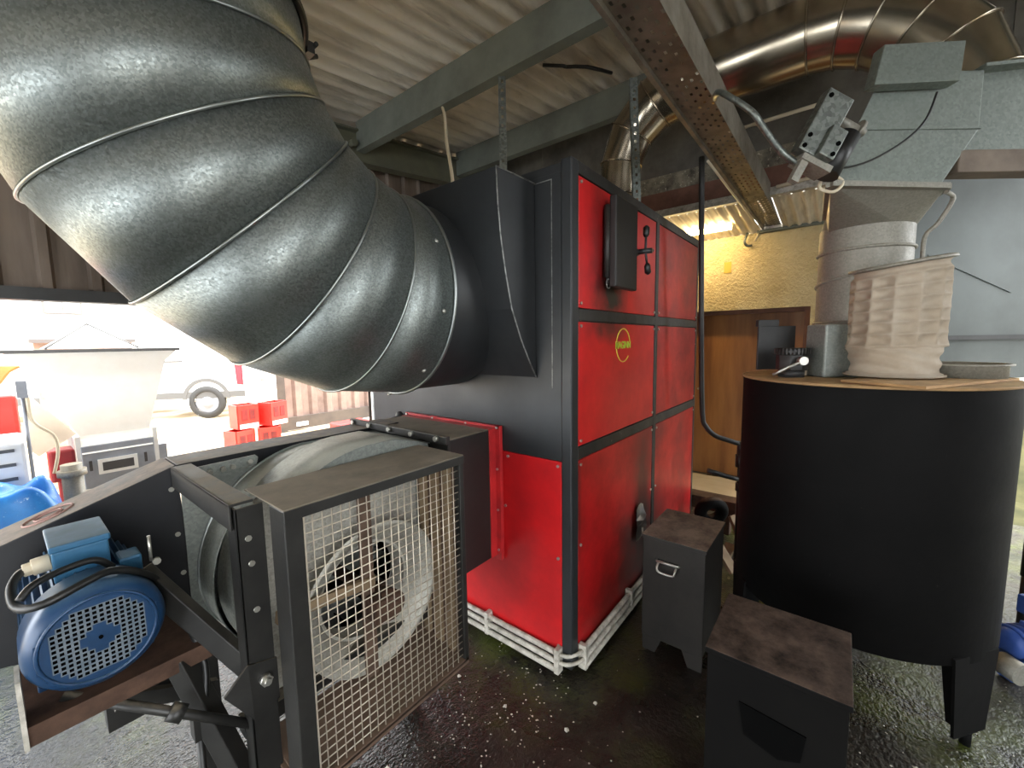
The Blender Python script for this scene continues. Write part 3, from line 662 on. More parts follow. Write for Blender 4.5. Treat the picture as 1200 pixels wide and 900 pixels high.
m.torus((MC.x, 1.301, MC.z), (0, 1, 0), R*.81, .004, 56, 6); m.build('grille', 'blue', cw); mg.build('grille_bars', paint('dusty grille bars', '#6c747c', '#4f5c68', 30, .6, .1, .3, bump=0), cw)
m = MB(); m.cyl((MC.x, 1.325, MC.z), (MC.x, 1.40, MC.z), R*.9, 32); m.build('fan_chamber', M['hole'], mo)
m = MB(); m.cyl((MC.x, 1.298, MC.z), (MC.x, 1.304, MC.z), .004, 10); m.build('centre_hole', 'hole', cw)
m = MB(); m.cyl((MC.x, 1.40, MC.z), (MC.x, 1.72, MC.z), .104, 40)
for i in range(36):
    a = 2*PI*i/36; e = Vector((math.cos(a), 0, math.sin(a))); gq = Vector((-math.sin(a), 0, math.cos(a)))
    m.obox(Vector((MC.x, 1.56, MC.z))+e*.108, e*.010, (0, .14, 0), gq*.0022)
m.build('motor_body', 'blue', mo)
m = MB(); m.box((.043, 1.44, .935), (.142, 1.60, 1.015)); m.box((.039, 1.435, 1.015), (.146, 1.605, 1.032)); m.build('terminal_box', 'blue_lt', mo, .004)
m = MB(); m.box((.155, 1.43, .90), (.20, 1.50, .955)); m.build('lug', 'blue_lt', mo, .006)
m = MB(); m.cyl((.043, 1.48, .985), (.012, 1.48, .982), .020, 12); m.cyl((.018, 1.48, .982), (-.002, 1.48, .98), .016, 8); m.build('cable_gland', 'ivory', mo, .002)
m = MB(); m.tube([(.0, 1.48, .98), (-.012, 1.46, .978), (-.022, 1.42, .965), (-.016, 1.36, .945), (.02, 1.31, .955), (.086, 1.315, .972), (.131, 1.34, .969), (.184, 1.36, .932), (.228, 1.39, .865), (.268, 1.38, .742), (.29, 1.34, .62), (.27, 1.30, .52)], .009, 8); m.build('cable', 'rubber', mo)
m = MB(); m.tube([(-.012, 1.345, .965), (.01, 1.36, .985), (.06, 1.39, .988), (.11, 1.40, .985), (.14, 1.41, .95)], .008, 8); m.build('cable', 'rubber', mo)
for x in (-.005, .17):
    m = MB(); m.box((x, 1.43, .695), (x+.035, 1.66, .755)); m.build('foot', 'blue', mo, .003)
m = MB(); m.cyl((.215, 1.42, .93), (.215, 1.42, 1.0), .004, 8); m.cyl((.222, 1.40, .935), (.222, 1.39, .935), .009, 8); m.build('eye_bolt', 'bolt', mo)
mp = thing('motor_plate', 'brown steel mounting plate under the blue motor', 'plate', (.13, 1.5, .66))
m = MB(); m.box((-.03, 1.33, .672), (.31, 1.74, .686)); m.box((-.03, 1.33, .64), (.31, 1.338, .672)); m.build('plate_body', 'rust', mp)
m = MB(); m.box((-.034, 1.32, .64), (-.026, 1.40, .80)); m.build('end_upright', 'white_paint', mp)
m = MB(); m.box((.10, 1.44, .50), (.31, 1.50, .57)); m.bar((.12, 1.40, .60), (.32, 1.40, .50), .02, .04); m.build('cross_angle', 'frame', mp)

# ---------------------------------------------------------------- ash bins
M['bin_grey'] = paint('grey grimy steel bin', '#2c2926', '#1e1c1a', 5, .55, .1, .3, dust='#847a6e', dust_amt=1, speck='#6a645c', speck_t=.72, bump=.08)
def ash_bin(x0, x1, y0, y1, h, label, mt, foot):
    t = thing('ash_bin', label, 'bin', ((x0+x1)/2, (y0+y1)/2, 0), 'steel ash bins by the furnace')
    m = MB(); m.box((x0+.006, y0+.006, foot), (x1-.006, y1-.006, h-.012)); m.build('body', mt, t, .004)
    m = MB(); m.box((x0, y0, h-.018), (x1, y1, h)); m.build('lid', mt, t, .003)
    for sx in (0, 1):
        for sy in (0, 1):
            ax = x1-.09 if sx else x0+.006; ay = y1-.09 if sy else y0+.006
            q = MB(); q.prism([(ax if sx else ax, ay if sy else ay, 0)] and [(x1-.012 if sx else x0+.012, (y1-.01 if sy else y0+.01), 0), (x1-.012 if sx else x0+.012, (y1-.07 if sy else y0+.07), 0), (x1-.012 if sx else x0+.012, (y1-.10 if sy else y0+.10), foot+.004), (x1-.012 if sx else x0+.012, (y1-.008 if sy else y0+.008), foot+.004)], (-.012 if sx else .012, 0, 0)); q.build('foot', mt, t)
    return t
t = ash_bin(1.845, 2.215, .410, .700, .583, 'grey grimy ash bin with wire handle beside the red furnace', 'bin_grey', .075)
m = MB(); yc = .575; m.tube([(1.846, yc-.04, .47), (1.82, yc-.04, .455), (1.818, yc-.03, .435), (1.818, yc+.03, .435), (1.82, yc+.04, .455), (1.846, yc+.04, .47)], .005, 8, 3); m.tube([(1.846, yc-.05, .475), (1.838, yc-.05, .475), (1.838, yc+.05, .475), (1.846, yc+.05, .475)], .006, 8, 1); m.build('wire_handle', 'bolt', t)
t = ash_bin(1.252, 1.585, -.070, .275, .583, 'nearest black ash bin with brown dusty lid in front of the tank', 'bin', .07)
m = MB(); m.prism([(1.2575, .18, .455), (1.2575, .02, .44), (1.2575, .03, .36), (1.2575, .08, .335), (1.2575, .165, .36)], (-.004, 0, 0)); m.build('hand_slot', 'hole', t)

# ---------------------------------------------------------------- tank and what stands on it
TC = Vector((2.38, -.079, 0)); TR = .458
t = thing('storage_tank', 'large round black sooty steel tank on legs at the right', 'tank', TC)
m = MB(); m.revolve(TC, (0, 0, 1), [(.325, TR-.08), (.325, TR-.006), (.331, TR), (1.31, TR), (1.316, TR)], 80); m.build('shell', 'tank', t)
m = MB(); m.cyl(TC+Vector((0, 0, .324)), TC+Vector((0, 0, .328)), TR-.01, 60); m.build('base_plate', 'tank', t)
m = MB(); m.cyl(TC+Vector((0, 0, 1.314)), TC+Vector((0, 0, 1.324)), TR+.004, 80); tag(m.build('lid', paint('dusty tan tank lid', '#a08058', '#7a6044', 6, .75, .05, .3, dust='#c4a678', dust_amt=.9, bump=.1), t), 'tan dusty lid')
for a in (-128, 112, -8):
    e = Vector((math.cos(math.radians(a)), math.sin(math.radians(a)), 0)); g = Vector((-e.y, e.x, 0))
    q = MB(); P = TC+e*(TR-.012)
    q.prism([P-g*.11+Vector((0, 0, .36)), P+g*.11+Vector((0, 0, .36)), P+g*.08+Vector((0, 0, .045)), P-g*.08+Vector((0, 0, .045))], e*.010)
    q.prism([P+Vector((0, 0, .34)), P-e*.10+Vector((0, 0, .34)), P-e*.06+Vector((0, 0, .03)), P+Vector((0, 0, .03))], g*.01)
    q.cyl(P+Vector((0, 0, 0)), P+Vector((0, 0, .05)), .016, 10); q.build('leg', 'tank', t)
pl = MB(); A = Vector((2.017, -.003, 1.326)); B = Vector((1.867, -.219, 1.326)); Cc = Vector((2.387, -.527, 1.326)); D = A+(Cc-B)
pl.prism([A, B, Cc, D], (0, 0, .009)); tag(pl.build('cover_plate', paint('dusty plate', '#b08c60', '#8a6a48', 6, .7, .05, .3, dust='#c9ab7e', dust_amt=.9)), 'thin tan dusty square plate overhanging the black tank top', 'plate')
# filter sock
SC = Vector((2.263, -.163, 1.335)); SR = .160
SR = .142
so_ = thing('filter_sock', 'cream quilted cloth filter sock standing on the tank lid', 'filter', SC)
m = MB(); rings = []; K = 168; NZ = 120; random.seed(11)
ph = [random.uniform(0, 6.28) for _ in range(12)]
for j in range(NZ+1):
    u = j/NZ; ring = []
    for i in range(K):
        a = 2*PI*i/K; w = 12
        vq = abs(math.sin((a+.12)*w/2))**.75; hz = abs(math.sin(PI*(u-.28)/.108))**.75 if u > .26 else .4+.3*math.sin(9*u*6+2*a+ph[0])
        q = vq*hz if u > .26 else .55+.35*math.sin(3*a+ph[1]+20*u)*math.sin(40*u+2*math.sin(2*a+ph[2]))
        if u > .93: q = .3+.3*math.sin(60*u)
        r = SR+.004 - .019*q + .005*math.sin(2*a+ph[3]+3*u) - .010*math.exp(-((u-.27)/.06)**2)*math.sin(a*2+1)
        if u < .03: r = SR+.004
        z = SC.z+.006+u*.43 + (u**2)*.022*math.cos(a+.9)*1.0
        ring.append(Vector((SC.x+r*math.cos(a), SC.y+r*math.sin(a), z)))
    rings.append(ring)
m.loft(rings); m.build('sock_cloth', 'cloth', so_)
m = MB(); top = []
for rr, dz in ((SR-.012, 0), (SR+.016, 0), (SR+.018, .004), (SR+.014, .012), (SR-.004, .014), (SR-.014, .006)):
    top.append([Vector((SC.x+rr*math.cos(2*PI*i/64), SC.y+rr*math.sin(2*PI*i/64), SC.z+  .438+dz+.022*math.cos(2*PI*i/64+.9))) for i in range(64)])
m.loft(top); m.build('top_rim', 'galv_pipe', so_)
m = MB(); m.cyl(SC+Vector((0, 0, .006)), SC+Vector((0, 0, .013)), SR+.014, 64); m.build('foot_rim', 'cloth', so_)
# spigot ring
SP = Vector((2.39, -.375, 1.335))
m = MB(); m.revolve(SP, (0, 0, 1), [(0, .118), (.0, .125), (.045, .125), (.047, .138), (.053, .138), (.053, .117), (.0, .117)], 56); tag(m.build('spigot_ring', 'galv_pipe'), 'open round metal collar on the tank top beside the filter sock', 'collar')
# level switch
V = Vector((2.225, .172, 1.324)); v = thing('level_switch', 'small black ribbed switch head with lever on the tank top', 'switch', V)
m = MB(); m.cyl(V, V+Vector((0, 0, .03)), .05, 20); m.build('base', 'dark_steel', v)
m = MB(); m.cyl(V+Vector((0, 0, .03)), V+Vector((0, 0, .10)), .062, 8); m.build('housing', 'black_worn', v, .004)
m = MB(); m.cyl(V+Vector((0, 0, .10)), V+Vector((0, 0, .128)), .066, 30)
for i in range(30):
    a = 2*PI*i/30; m.obox(V+Vector((.066*math.cos(a), .066*math.sin(a), .114)), (.004*math.cos(a), .004*math.sin(a), 0), (-.003*math.sin(a), .003*math.cos(a), 0), (0, 0, .013))
m.build('ribbed_cap', 'black_worn', v)
m = MB(); m.cyl(V+Vector((-.06, -.035, .075)), V+Vector((-.085, -.05, .075)), .018, 14); m.tube([V+Vector((-.08, -.047, .075)), V+Vector((-.09, .0, .05)), V+Vector((-.09, .06, .012))], .0065, 8, 2); m.build('lever', 'bolt', v)
# junction box and side plate
J = rf(1.42, 1.83, 1.324)
m = MB(); m.obox(J+Vector((0, 0, .115)), RV*.078, FV*.06, (0, 0, .115)); tag(m.build('junction_box', 'galv_fan', None, .008), 'plain grey metal box on the tank top left of the filter sock', 'box')
m = MB(); m.obox(rf(1.29, 2.02, 1.45), RV*.09, FV*.006, (0, 0, .105)); m.obox(rf(1.25, 2.03, 1.57), RV*.05, FV*.012, (0, 0, .016)); tag(m.build('side_plate', 'dark_steel', None, .002), 'dark grey upright plate behind the black switch on the tank', 'plate')
m = MB(); m.obox(rf(1.345, 1.90, 1.347), RV*.035, FV*.03, (0, 0, .022)); tag(m.build('pale_block', 'ivory', None, .004), 'small pale block on the tank lid beside the grey box', 'block')

# ---------------------------------------------------------------- filter housing, duct and chute at the right
PC = rf(1.664, 1.99, 0); PR = .173
p = thing('drop_pipe', 'dusty round galvanised pipe dropping from the square chute to the tank', 'pipe', PC+Vector((0, 0, 1.33)))
m = MB(); m.revolve(PC, (0, 0, 1), [(1.326, PR), (2.0, PR)], 56); m.build('pipe_body', 'galv_pipe', p)
for z in (1.564, 1.757, 1.89):
    m = MB(); m.torus(PC+Vector((0, 0, z)), (0, 0, 1) if z != 1.757 else (.12, .1, 1), PR+.003, .007, 48, 8); m.build('pipe_bead', 'galv_pipe', p)
m = MB(); sq = [rf(1.24, 1.66, 2.085), rf(1.69, 1.66, 2.07), rf(1.92, 2.12, 2.07), rf(1.57, 2.12, 2.085)]
def rp(a): a = math.radians(a); return PC+RV*PR*math.cos(a)+FV*PR*math.sin(a)+Vector((0, 0, 1.985))
for k4 in range(4):
    a0 = -90+90*k4; m.poly([sq[k4], sq[(k4+1) % 4], rp(a0)])
    for q in range(10): m.poly([sq[(k4+1) % 4], rp(a0+9*q+9), rp(a0+9*q)], True)
m.build('transition', 'galv_pipe', p)
m = MB()
for i in range(4): m.bar(sq[i], sq[(i+1) % 4], .03, .02)
m.build('square_flange', 'galv_pipe', p)
ch = thing('square_chute', 'grey sheet metal chute with a cover flap above the round pipe', 'chute', rf(1.5, 1.86, 2.09))
front = [rf(1.25, 1.68, 2.095), rf(1.68, 1.68, 2.075), rf(1.815, 1.68, 2.29), rf(1.815, 1.68, 2.50), rf(1.43, 1.68, 2.50)]
m = MB(); m.prism(front, FV*.40+RV*.29); m.build('chute_body', 'galv_hous', ch, .003)
m = MB(); m.prism([rf(1.30, 1.662, 2.205), rf(1.79, 1.662, 2.275), rf(1.79, 1.662, 2.285), rf(1.31, 1.662, 2.288)], FV*.02) if False else m.bar(rf(1.355, 1.677, 2.292), rf(1.82, 1.677, 2.29), .006, .006); m.build('seam', 'galv_hous', ch)
m = MB(); m.prism([rf(1.35, 1.62, 2.42), rf(1.665, 1.62, 2.43), rf(1.695, 1.64, 2.58), rf(1.395, 1.64, 2.57)], FV*.05); m.build('cover_flap', 'galv_hous', ch, .003)
for pz, pr_ in ((2.17, 1.285), (2.26, 1.335)):
    m = MB(); m.cyl(rf(pr_, 1.675, pz), rf(pr_, 1.66, pz), .008, 8); m.build('bolt', 'bolt', ch)
hd = thing('rectangular_duct', 'wide grey galvanised duct running off to the right from the chute', 'duct', rf(2.2, 1.9, 2.2))
m = MB(); m.prism([rf(1.70, 1.71, 2.217), rf(2.6, 1.71, 2.217), rf(2.6, 1.71, 2.57), rf(1.70, 1.71, 2.505)], FV*.2); m.build('duct_body', 'galv_hous', hd, .003)
m = MB(); m.bar(rf(1.80, 1.685, 2.508), rf(2.6, 1.685, 2.575), .05, .012); m.build('top_flange', 'galv_hous', hd)
m = MB(); m.obox(rf(2.25, 1.72, 2.172), RV*.5, FV*.04, (0, 0, .042)); tag(m.build('support_beam', paint('brown timber beam', '#74675a', '#5c5046', 5, .7), None, .004), 'brown timber beam under the wide grey duct', 'beam')
fh = thing('filter_housing', 'big grey sheet metal filter housing behind the filter sock', 'housing', rf(2.75, 2.6, .0))
m = MB(); m.obox(rf(2.85, 2.44, 2.03), RV*.75, FV*.21, (0, 0, .546)); m.build('upper_casing', 'grey_panel', fh, .004)
m = MB(); m.obox(rf(2.85, 2.45, 1.37), RV*.745, FV*.20, (0, 0, .11)); m.build('lower_casing', 'grey_panel', fh, .004)
m = MB(); m.obox(rf(2.85, 2.235, 1.484), RV*.75, FV*.02, (0, 0, .012)); m.build('joint_strip', 'dark_steel', fh)
m = MB(); m.bar(rf(2.20, 2.226, 1.92), rf(2.66, 2.226, 1.72), .004, .006); m.build('crease', 'grey_panel', fh)
for rr, ff in ((2.15, 2.6), (3.55, 2.3), (3.55, 2.6)):
    m = MB(); m.obox(rf(rr, ff, .63), RV*.03, FV*.03, (0, 0, .63)); m.build('leg', 'dark_steel', fh)
aw = MB(); zc, rc, ff = 1.52, 2.235, 2.222
aw.prism([rf(rc+x, ff, zc+y) for x, y in ((-.06, -.025), (-.045, -.05), (.03, 0.0), (.037, -.02), (.075, .04), (.005, .04), (.015, .025))], FV*-.003); tag(aw.build('arrow_mark', 'arrow', fh), 'dark red painted arrow')
# actuator beside the chute
ac = thing('actuator', 'grey slotted actuator bracket with motor clamped left of the square chute', 'actuator', rf(1.18, 1.72, 2.2))
up_ = (rf(1.175, 1.6, 2.40)-rf(1.055, 1.6, 2.165)).normalized(); rtv = FV.cross(up_).normalized()
c0 = rf(1.15, 1.60, 2.265)
m = MB(); m.obox(c0, rtv*.05, FV*.025, up_*.115); m.obox(c0+rtv*.045-FV*.02+up_*(-.06), rtv*.03, FV*.03, up_*.055); a1 = m.build('bracket_body', 'strut', ac, .004)
for a, bq in ((-.035, .09), (-.035, -.06), (-.035, -.10), (.06, -.06), (.06, -.10)):
    m = MB(); q = c0+rtv*a+up_*bq-FV*(.055 if a > 0 else .03); m.cyl(q, q+FV*.01, .008, 8); m.build('bolt_hole', 'hole', a1)
m = MB(); m.cyl(c0+rtv*.115+FV*.03+up_*.04, c0+rtv*.115+FV*.03-up_*.12, .042, 20); m.build('drive_motor', 'rubber', ac)
m = MB(); m.obox(c0+rtv*.04+FV*.02-up_*.125, rtv*.06, FV*.04, up_*.012); m.obox(c0-rtv*.0-up_*.17, rtv*.014, FV*.014, up_*.045); m.build('mount', 'galv_pipe', ac)
m = MB(); m.cyl(c0+rtv*.03+FV*.04+up_*.08, c0+rtv*.17+FV*.04+up_*.08, .016, 12); m.cyl(c0+rtv*.14+FV*.04+up_*.08, c0+rtv*.15+FV*.04+up_*.08, .035, 14); m.build('spindle', 'galv_pipe', ac)
arc = [(2.254, -.226, 2.39), (2.233, -.2, 2.296), (2.188, -.143, 2.222), (2.111, -.048, 2.154), (2.042, .039, 2.128), (1.952, .152, 2.136), (1.907, .209, 2.183)]
m = MB(); m.tube(arc, .004, 6); tag(m.build('thin_cable', 'rubber'), 'thin dark cable looping across the front of the square chute', 'cable')
m = MB(); m.tube([(1.952, .152, 2.136), (1.907, .209, 2.183), (1.858, .27, 2.275), (1.827, .309, 2.335), (1.85, .42, 2.45), (2.1, .498, 2.56)], .012, 8); tag(m.build('power_cable', 'strut'), 'grey cable drooping from the cable tray to the actuator', 'cable')
m = MB(); m.tube([rf(1.22, 1.68, 2.11), rf(1.20, 1.66, 2.07), rf(1.24, 1.64, 2.05), rf(1.28, 1.65, 2.09), rf(1.23, 1.66, 2.12), rf(1.17, 1.7, 2.13)], .006, 6); tag(m.build('cable_coil', 'ivory'), 'small coil of pale cable at the corner of the chute flange', 'cable')
m = MB(); m.tube([rf(1.69, 1.66, 2.05), rf(1.74, 1.68, 2.03), rf(1.73, 1.72, 1.95), rf(1.70, 1.74, 1.90), rf(1.69, 1.73, 1.78)], .008, 8); tag(m.build('bent_conduit', 'galv_pipe'), 'bent grey conduit hanging down beside the drop pipe', 'conduit')

# ---------------------------------------------------------------- polished flue
fl = thing('flue_duct', 'shiny steel flue pipe from the furnace top curving across to the right', 'flue', (3.05, 1.42, 2.21))
FX, FZ, FR = 3.05, 3.20, .19
pts = []
def flue_ring(c, n, r): return MB.ring(c, n, r, 56, (1, 0, 0))
secs = []      # (centre, normal, radius)
for z in (2.217, 2.45, 2.58): secs.append(((FX, 1.42-(z-2.21)*.12, z), (0, -.12, 1), .12 if z < 2.5 else .135))
rb = .49
for a in (10, 35, 62, 90):
    t = math.radians(a); secs.append(((FX, 1.37-rb*(1-math.cos(t))-.0, 2.71+rb*math.sin(t)), (0, -math.sin(t), math.cos(t)), .14+(FR-.14)*a/90))
e0 = 0.24; rb2 = .66
secs.append(((FX, e0, FZ), (0, -1, 0), FR))
for a in (14, 28, 44, 60, 78):
    t = math.radians(a); secs.append(((FX, e0-rb2*math.sin(t), FZ-rb2*(1-math.cos(t))), (0, -math.cos(t), -math.sin(t)), FR))
for A_, B_ in zip(secs, secs[1:]):
    m = MB(); m.loft([flue_ring(*A_), flue_ring(*B_)]); m.build('flue_section', 'steel_flue', fl)
for q in secs[1:]:
    m = MB(); m.torus(q[0], q[1], q[2]+.003, .006, 56, 8); m.build('flue_band', 'steel_flue', fl)

# ---------------------------------------------------------------- cable tray
ct = thing('cable_tray', 'long perforated grey cable tray under the roof running to the back wall', 'tray', (2.2, .57, 2.54))
m = MB(); ya, yb, tx0, tx1 = .498, .645, -.6, 4.74; zb = 2.562
nx, ny = int((tx1-tx0)/.034), 5; sx, sy = (tx1-tx0)/nx, (yb-ya)/ny
for i in range(nx):
    for j in range(ny):
        x0, y0 = tx0+i*sx, ya+j*sy
        if (i+(j % 2)) % 2 == 0 and (i//2) % 9 != 8:
            a = [(x0, y0), (x0+sx, y0), (x0+sx, y0+sy), (x0, y0+sy)]; wx, wy = .007, .0095
            bq = [(x0+wx, y0+wy), (x0+sx-wx, y0+wy), (x0+sx-wx, y0+sy-wy), (x0+wx, y0+sy-wy)]
            for q in range(4): m.poly([(*a[q], zb), (*a[(q+1) % 4], zb), (*bq[(q+1) % 4], zb), (*bq[q], zb)])
        else: m.poly([(x0, y0, zb), (x0+sx, y0, zb), (x0+sx, y0+sy, zb), (x0, y0+sy, zb)])
o = m.build('perforated_base', 'tray', ct)
m = MB(); m.box((tx0, ya-.003, 2.54), (tx1, ya, 2.686)); m.box((tx0, ya-.003, 2.683), (tx1, ya+.015, 2.686)); m.build('side_flange', 'tray', ct)
m = MB(); m.box((tx0, yb, 2.545), (tx1, yb+.003, 2.686)); m.box((tx0, yb, 2.54), (tx1, yb+.018, 2.545)); m.build('side_flange', 'tray', ct)
m = MB(); m.tube([(2.7, .668, 2.53), (3.6, .668, 2.53), (4.5, .668, 2.53), (4.72, .68, 2.53), (4.74, .72, 2.44)], .008, 6, 2); tag(m.build('tray_cable', 'ivory'), 'pale cable clipped along the left edge of the cable tray', 'cable')
# hangers
def strut(p, q, label):
    p, q = Vector(p), Vector(q); m = MB(); w = .022; L = (q-p).length; dz = (q-p).normalized(); n = int(L/.05)
    r_ = RV; fz = FV
    for i in range(n):
        a = p+dz*(L*i/n); e = p+dz*(L*(i+1)/n)
        s0, s1 = a.lerp(e, .28), a.lerp(e, .62)
        m.poly([a-r_*w, a+r_*w, s0+r_*w, s0-r_*w]); m.poly([s1-r_*w, s1+r_*w, e+r_*w, e-r_*w])
        m.poly([s0-r_*w, s0-r_*w*.35, s1-r_*w*.35, s1-r_*w]); m.poly([s0+r_*w*.35, s0+r_*w, s1+r_*w, s1+r_*w*.35])
    m.bar(p-r_*w+fz*.014, q-r_*w+fz*.014, .003, .028, FV); m.bar(p+r_*w+fz*.014, q+r_*w+fz*.014, .003, .028, FV)
    return tag(m.build('hanger_strut', 'strut'), label, 'hanger', 'slotted steel hanger struts')
strut((2.13, 1.745, 2.15), (2.13, 1.745, 3.145), 'slotted steel hanger strut above the black hood, left of the two')
strut((2.6, 1.042, 2.2), (2.6, 1.085, 3.10), 'slotted steel hanger strut in front of the shiny flue')
m = MB(); m.tube([(2.14, 2.305, 3.164), (2.0, 2.13, 2.98), (1.85, 1.96, 2.72), (1.6, 1.66, 2.36), (1.48, 1.54, 2.16)], .010, 8); tag(m.build('hanging_conduit', 'ivory'), 'thin pale conduit hanging from the purlin to the black hood', 'conduit')
m = MB(); m.tube([(1.80, .9, 3.30), (1.9, .92, 3.33), (1.96, .99, 3.29), (2.02, .97, 3.34)], .012, 6, 3) if False else m.tube([(2.55, 1.72, 3.40), (2.62, 1.60, 3.38), (2.70, 1.62, 3.42), (2.78, 1.50, 3.41), (3.0, 1.42, 3.44)], .012, 6, 2); tag(m.build('bent_rod', 'frame'), 'dark bent rod under the roof sheets near the left hanger', 'rod')
# black drop pipe with valve
pp = thing('service_pipe', 'thin black iron pipe dropping from the cable tray past the furnace to a valve', 'pipe', (2.95, .55, 0))
m = MB(); m.tube([(2.69, .70, 2.56), (2.75, .70, 2.0), (2.81, .70, 1.48), (2.85, .69, 1.02), (2.865, .67, .93), (2.89, .62, .87), (2.93, .55, .84), (2.975, .49, .815)], .016, 10, 3); m.build('pipe_run', 'black_worn', pp)
m = MB(); m.cyl((2.985, .48, .83), (2.985, .48, .74), .024, 12); m.cyl((2.985, .48, .74), (2.985, .48, .66), .032, 8); m.cyl((2.985, .48, .66), (2.985, .48, 0), .017, 10); m.cyl((2.985, .48, .55), (2.985, .48, .50), .026, 8); m.build('valve_body', 'black_worn', pp)
m = MB(); m.tube([(2.975, .49, .58), (2.93, .56, .60), (2.87, .65, .635)], .016, 8, 2); m.build('valve_lever', 'rubber', pp)

# ---------------------------------------------------------------- clutter by the far corner
m = MB(); m.box((3.36, .56, .17), (3.50, 1.02, .27)); 
for y in (.60, .95): m.box((3.38, y, 0), (3.46, y+.06, .17))
tag(m.build('low_trestle', 'rust', None, .004), 'low dark trestle on the floor behind the grey ash bin', 'trestle')
m = MB(); m.torus((3.10, .67, .27), (.75, .55, .25), .075, .042, 40, 14); tag(m.build('pipe_bend', 'bin'), 'dark round pipe bend resting behind the grey ash bin', 'pipe')
m = MB(); m.cyl((3.10, .67, 0), (3.10, .67, .15), .05, 12); tag(m.build('stand_block', 'rust'), 'short rusty stub under the round pipe bend', 'stub')
for i, (x, y, dx, dy, L) in enumerate(((2.9, .55, .4, -.1, .3), (2.75, .45, .2, .5, .25), (3.0, .42, .1, .3, .35))):
    m = MB(); m.bar((x, y, .03+.02*i), (x+dx*L, y+dy*L, .10+.1*i), .07, .02); tag(m.build('wood_scrap', 'dusty_wood'), ['pale wood scrap nearest the tank leg behind the bins', 'short wood offcut lying behind the grey ash bin', 'tilted pale wood offcut below the valve pipe'][i], 'wood', 'wood scraps behind the ash bins')
# blue pump by the right edge
bp = thing('blue_pump', 'blue cast iron pump on the floor behind the tank leg', 'pump', (2.75, -.72, 0))
bc = Vector((2.70, -.72, .17))
m = MB(); m.revolve(bc, RV, [(-.13, .03), (-.125, .06), (-.06, .066), (.1, .066), (.15, .05), (.16, .02)], 24, True)
for q in range(7): m.torus(bc+RV*(-.10+.03*q), RV, .066, .008, 28, 6)
m.build('casing', 'pump_blue', bp)
m = MB(); m.cyl(bc-FV*.02-RV*.165-Vector((0, 0, .07)), bc-FV*.10-RV*.165-Vector((0, 0, .07)), .045, 24); m.build('end_disc', 'galv_pipe', bp)
m = MB(); m.bar(bc+RV*.1+Vector((0, 0, -.17)), bc+RV*.02+Vector((0, 0, .08)), .06, .04); m.bar(bc-RV*.1+Vector((0, 0, -.17)), bc-RV*.02+Vector((0, 0, .08)), .06, .04); m.obox(bc+Vector((0, 0, .16)), RV*.05, FV*.04, (0, 0, .04)); m.build('bracket', 'pump_blue', bp, .006)
m = MB(); m.cyl((3.05, -.765, 0.32), (3.05, -.765, 1.26), .022, 10); m.cyl((3.05, -.765, 0), (3.05, -.765, .32), .018, 10); tag(m.build('thin_post', 'rubber'), 'thin dark upright post right of the tank', 'post')

# ---------------------------------------------------------------- lamp
lp = thing('fluorescent_lamp', 'glowing fluorescent batten lamp hung before the cream wall', 'lamp', (4.4, 1.45, 2.55))
m = MB(); m.box((4.37, .84, 2.565), (4.45, 2.10, 2.60)); m.build('lamp_body', 'lamp_body', lp, .004)
m = MB(); m.cyl((4.41, .86, 2.535), (4.41, 2.08, 2.535), .022, 16); m.build('lamp_tube', 'tube', lp)
m = MB(); m.box((4.39, .835, 2.51), (4.43, .86, 2.57)); m.build('end_cap', 'lamp_body', lp)
for z, pts_ in ((1, [(3.90, .95, 3.17), (3.90, .20, 3.18)]), (2, [(3.80, .45, 2.63), (3.80, .20, 2.65), (3.80, .16, 2.80)])):
    m = MB(); m.tube(pts_, .014, 8, 1); tag(m.build('wall_conduit', 'ivory'), ['pale conduit on the grey boards left of the tray', 'pale conduit on the grey boards above the actuator', 'short pale conduit right of the cable tray end'][z], 'conduit', 'pale conduits on the back boards')
m = MB(); m.tube([(4.70, .78, 2.52), (4.68, .80, 2.44), (4.70, .78, 2.40), (4.72, .74, 2.40)], .012, 8, 3); tag(m.build('cable_gland', 'strut'), 'small cable fitting at the wall under the tray end', 'fitting')
m = MB(); m.box((4.742, .92, 2.16), (4.75, .985, 2.27)); tag(m.build('wall_tag', flat('faded tag', '#c0a850', .7)), 'faded yellow green tag on the cream wall', 'sign')

# ---------------------------------------------------------------- yard: hopper, machine, van, container, house
hp = thing('feed_hopper', 'pale sheet metal feed hopper with pyramid cover in the bright yard', 'hopper', (.6, 5.0, 0))
rim = [(.045, 4.6), (1.01, 4.6), (1.01, 5.55), (.045, 5.55)]; neck = [(.37, 4.72), (.80, 4.72), (.80, 5.3), (.37, 5.3)]
m = MB(); m.loft([[Vector((x, y, 1.47)) for x, y in rim], [Vector((x, y, 1.38)) for x, y in [(.12, 4.62), (.93, 4.62), (.93, 5.5), (.12, 5.5)]], [Vector((x, y, .80)) for x, y in neck], [Vector((x, y, .70)) for x, y in neck]], smooth=False); m.build('hopper_bowl', 'white_sheet', hp)
m = MB(); m.box((.02, 4.57, 1.468), (1.03, 5.58, 1.492)); m.build('rim', 'trim_black', hp)
m = MB(); m.loft([[Vector(q) for q in ((.25, 4.72, 1.50), (.78, 4.72, 1.50), (.78, 5.3, 1.50), (.25, 5.3, 1.50))], [Vector(q) for q in ((.505, 5.0, 1.70), (.525, 5.0, 1.70), (.525, 5.02, 1.70), (.505, 5.02, 1.70))]], caps=True, smooth=False); pcv = m.build('pyramid_cover', 'white_sheet', hp)
for a_ in ((.25, 4.72), (.78, 4.72)):
    m = MB(); m.tube([(a_[0], a_[1], 1.50), (.515, 5.0, 1.705)], .008, 5, 1); m.build('ridge_bead', 'trim_black', pcv)
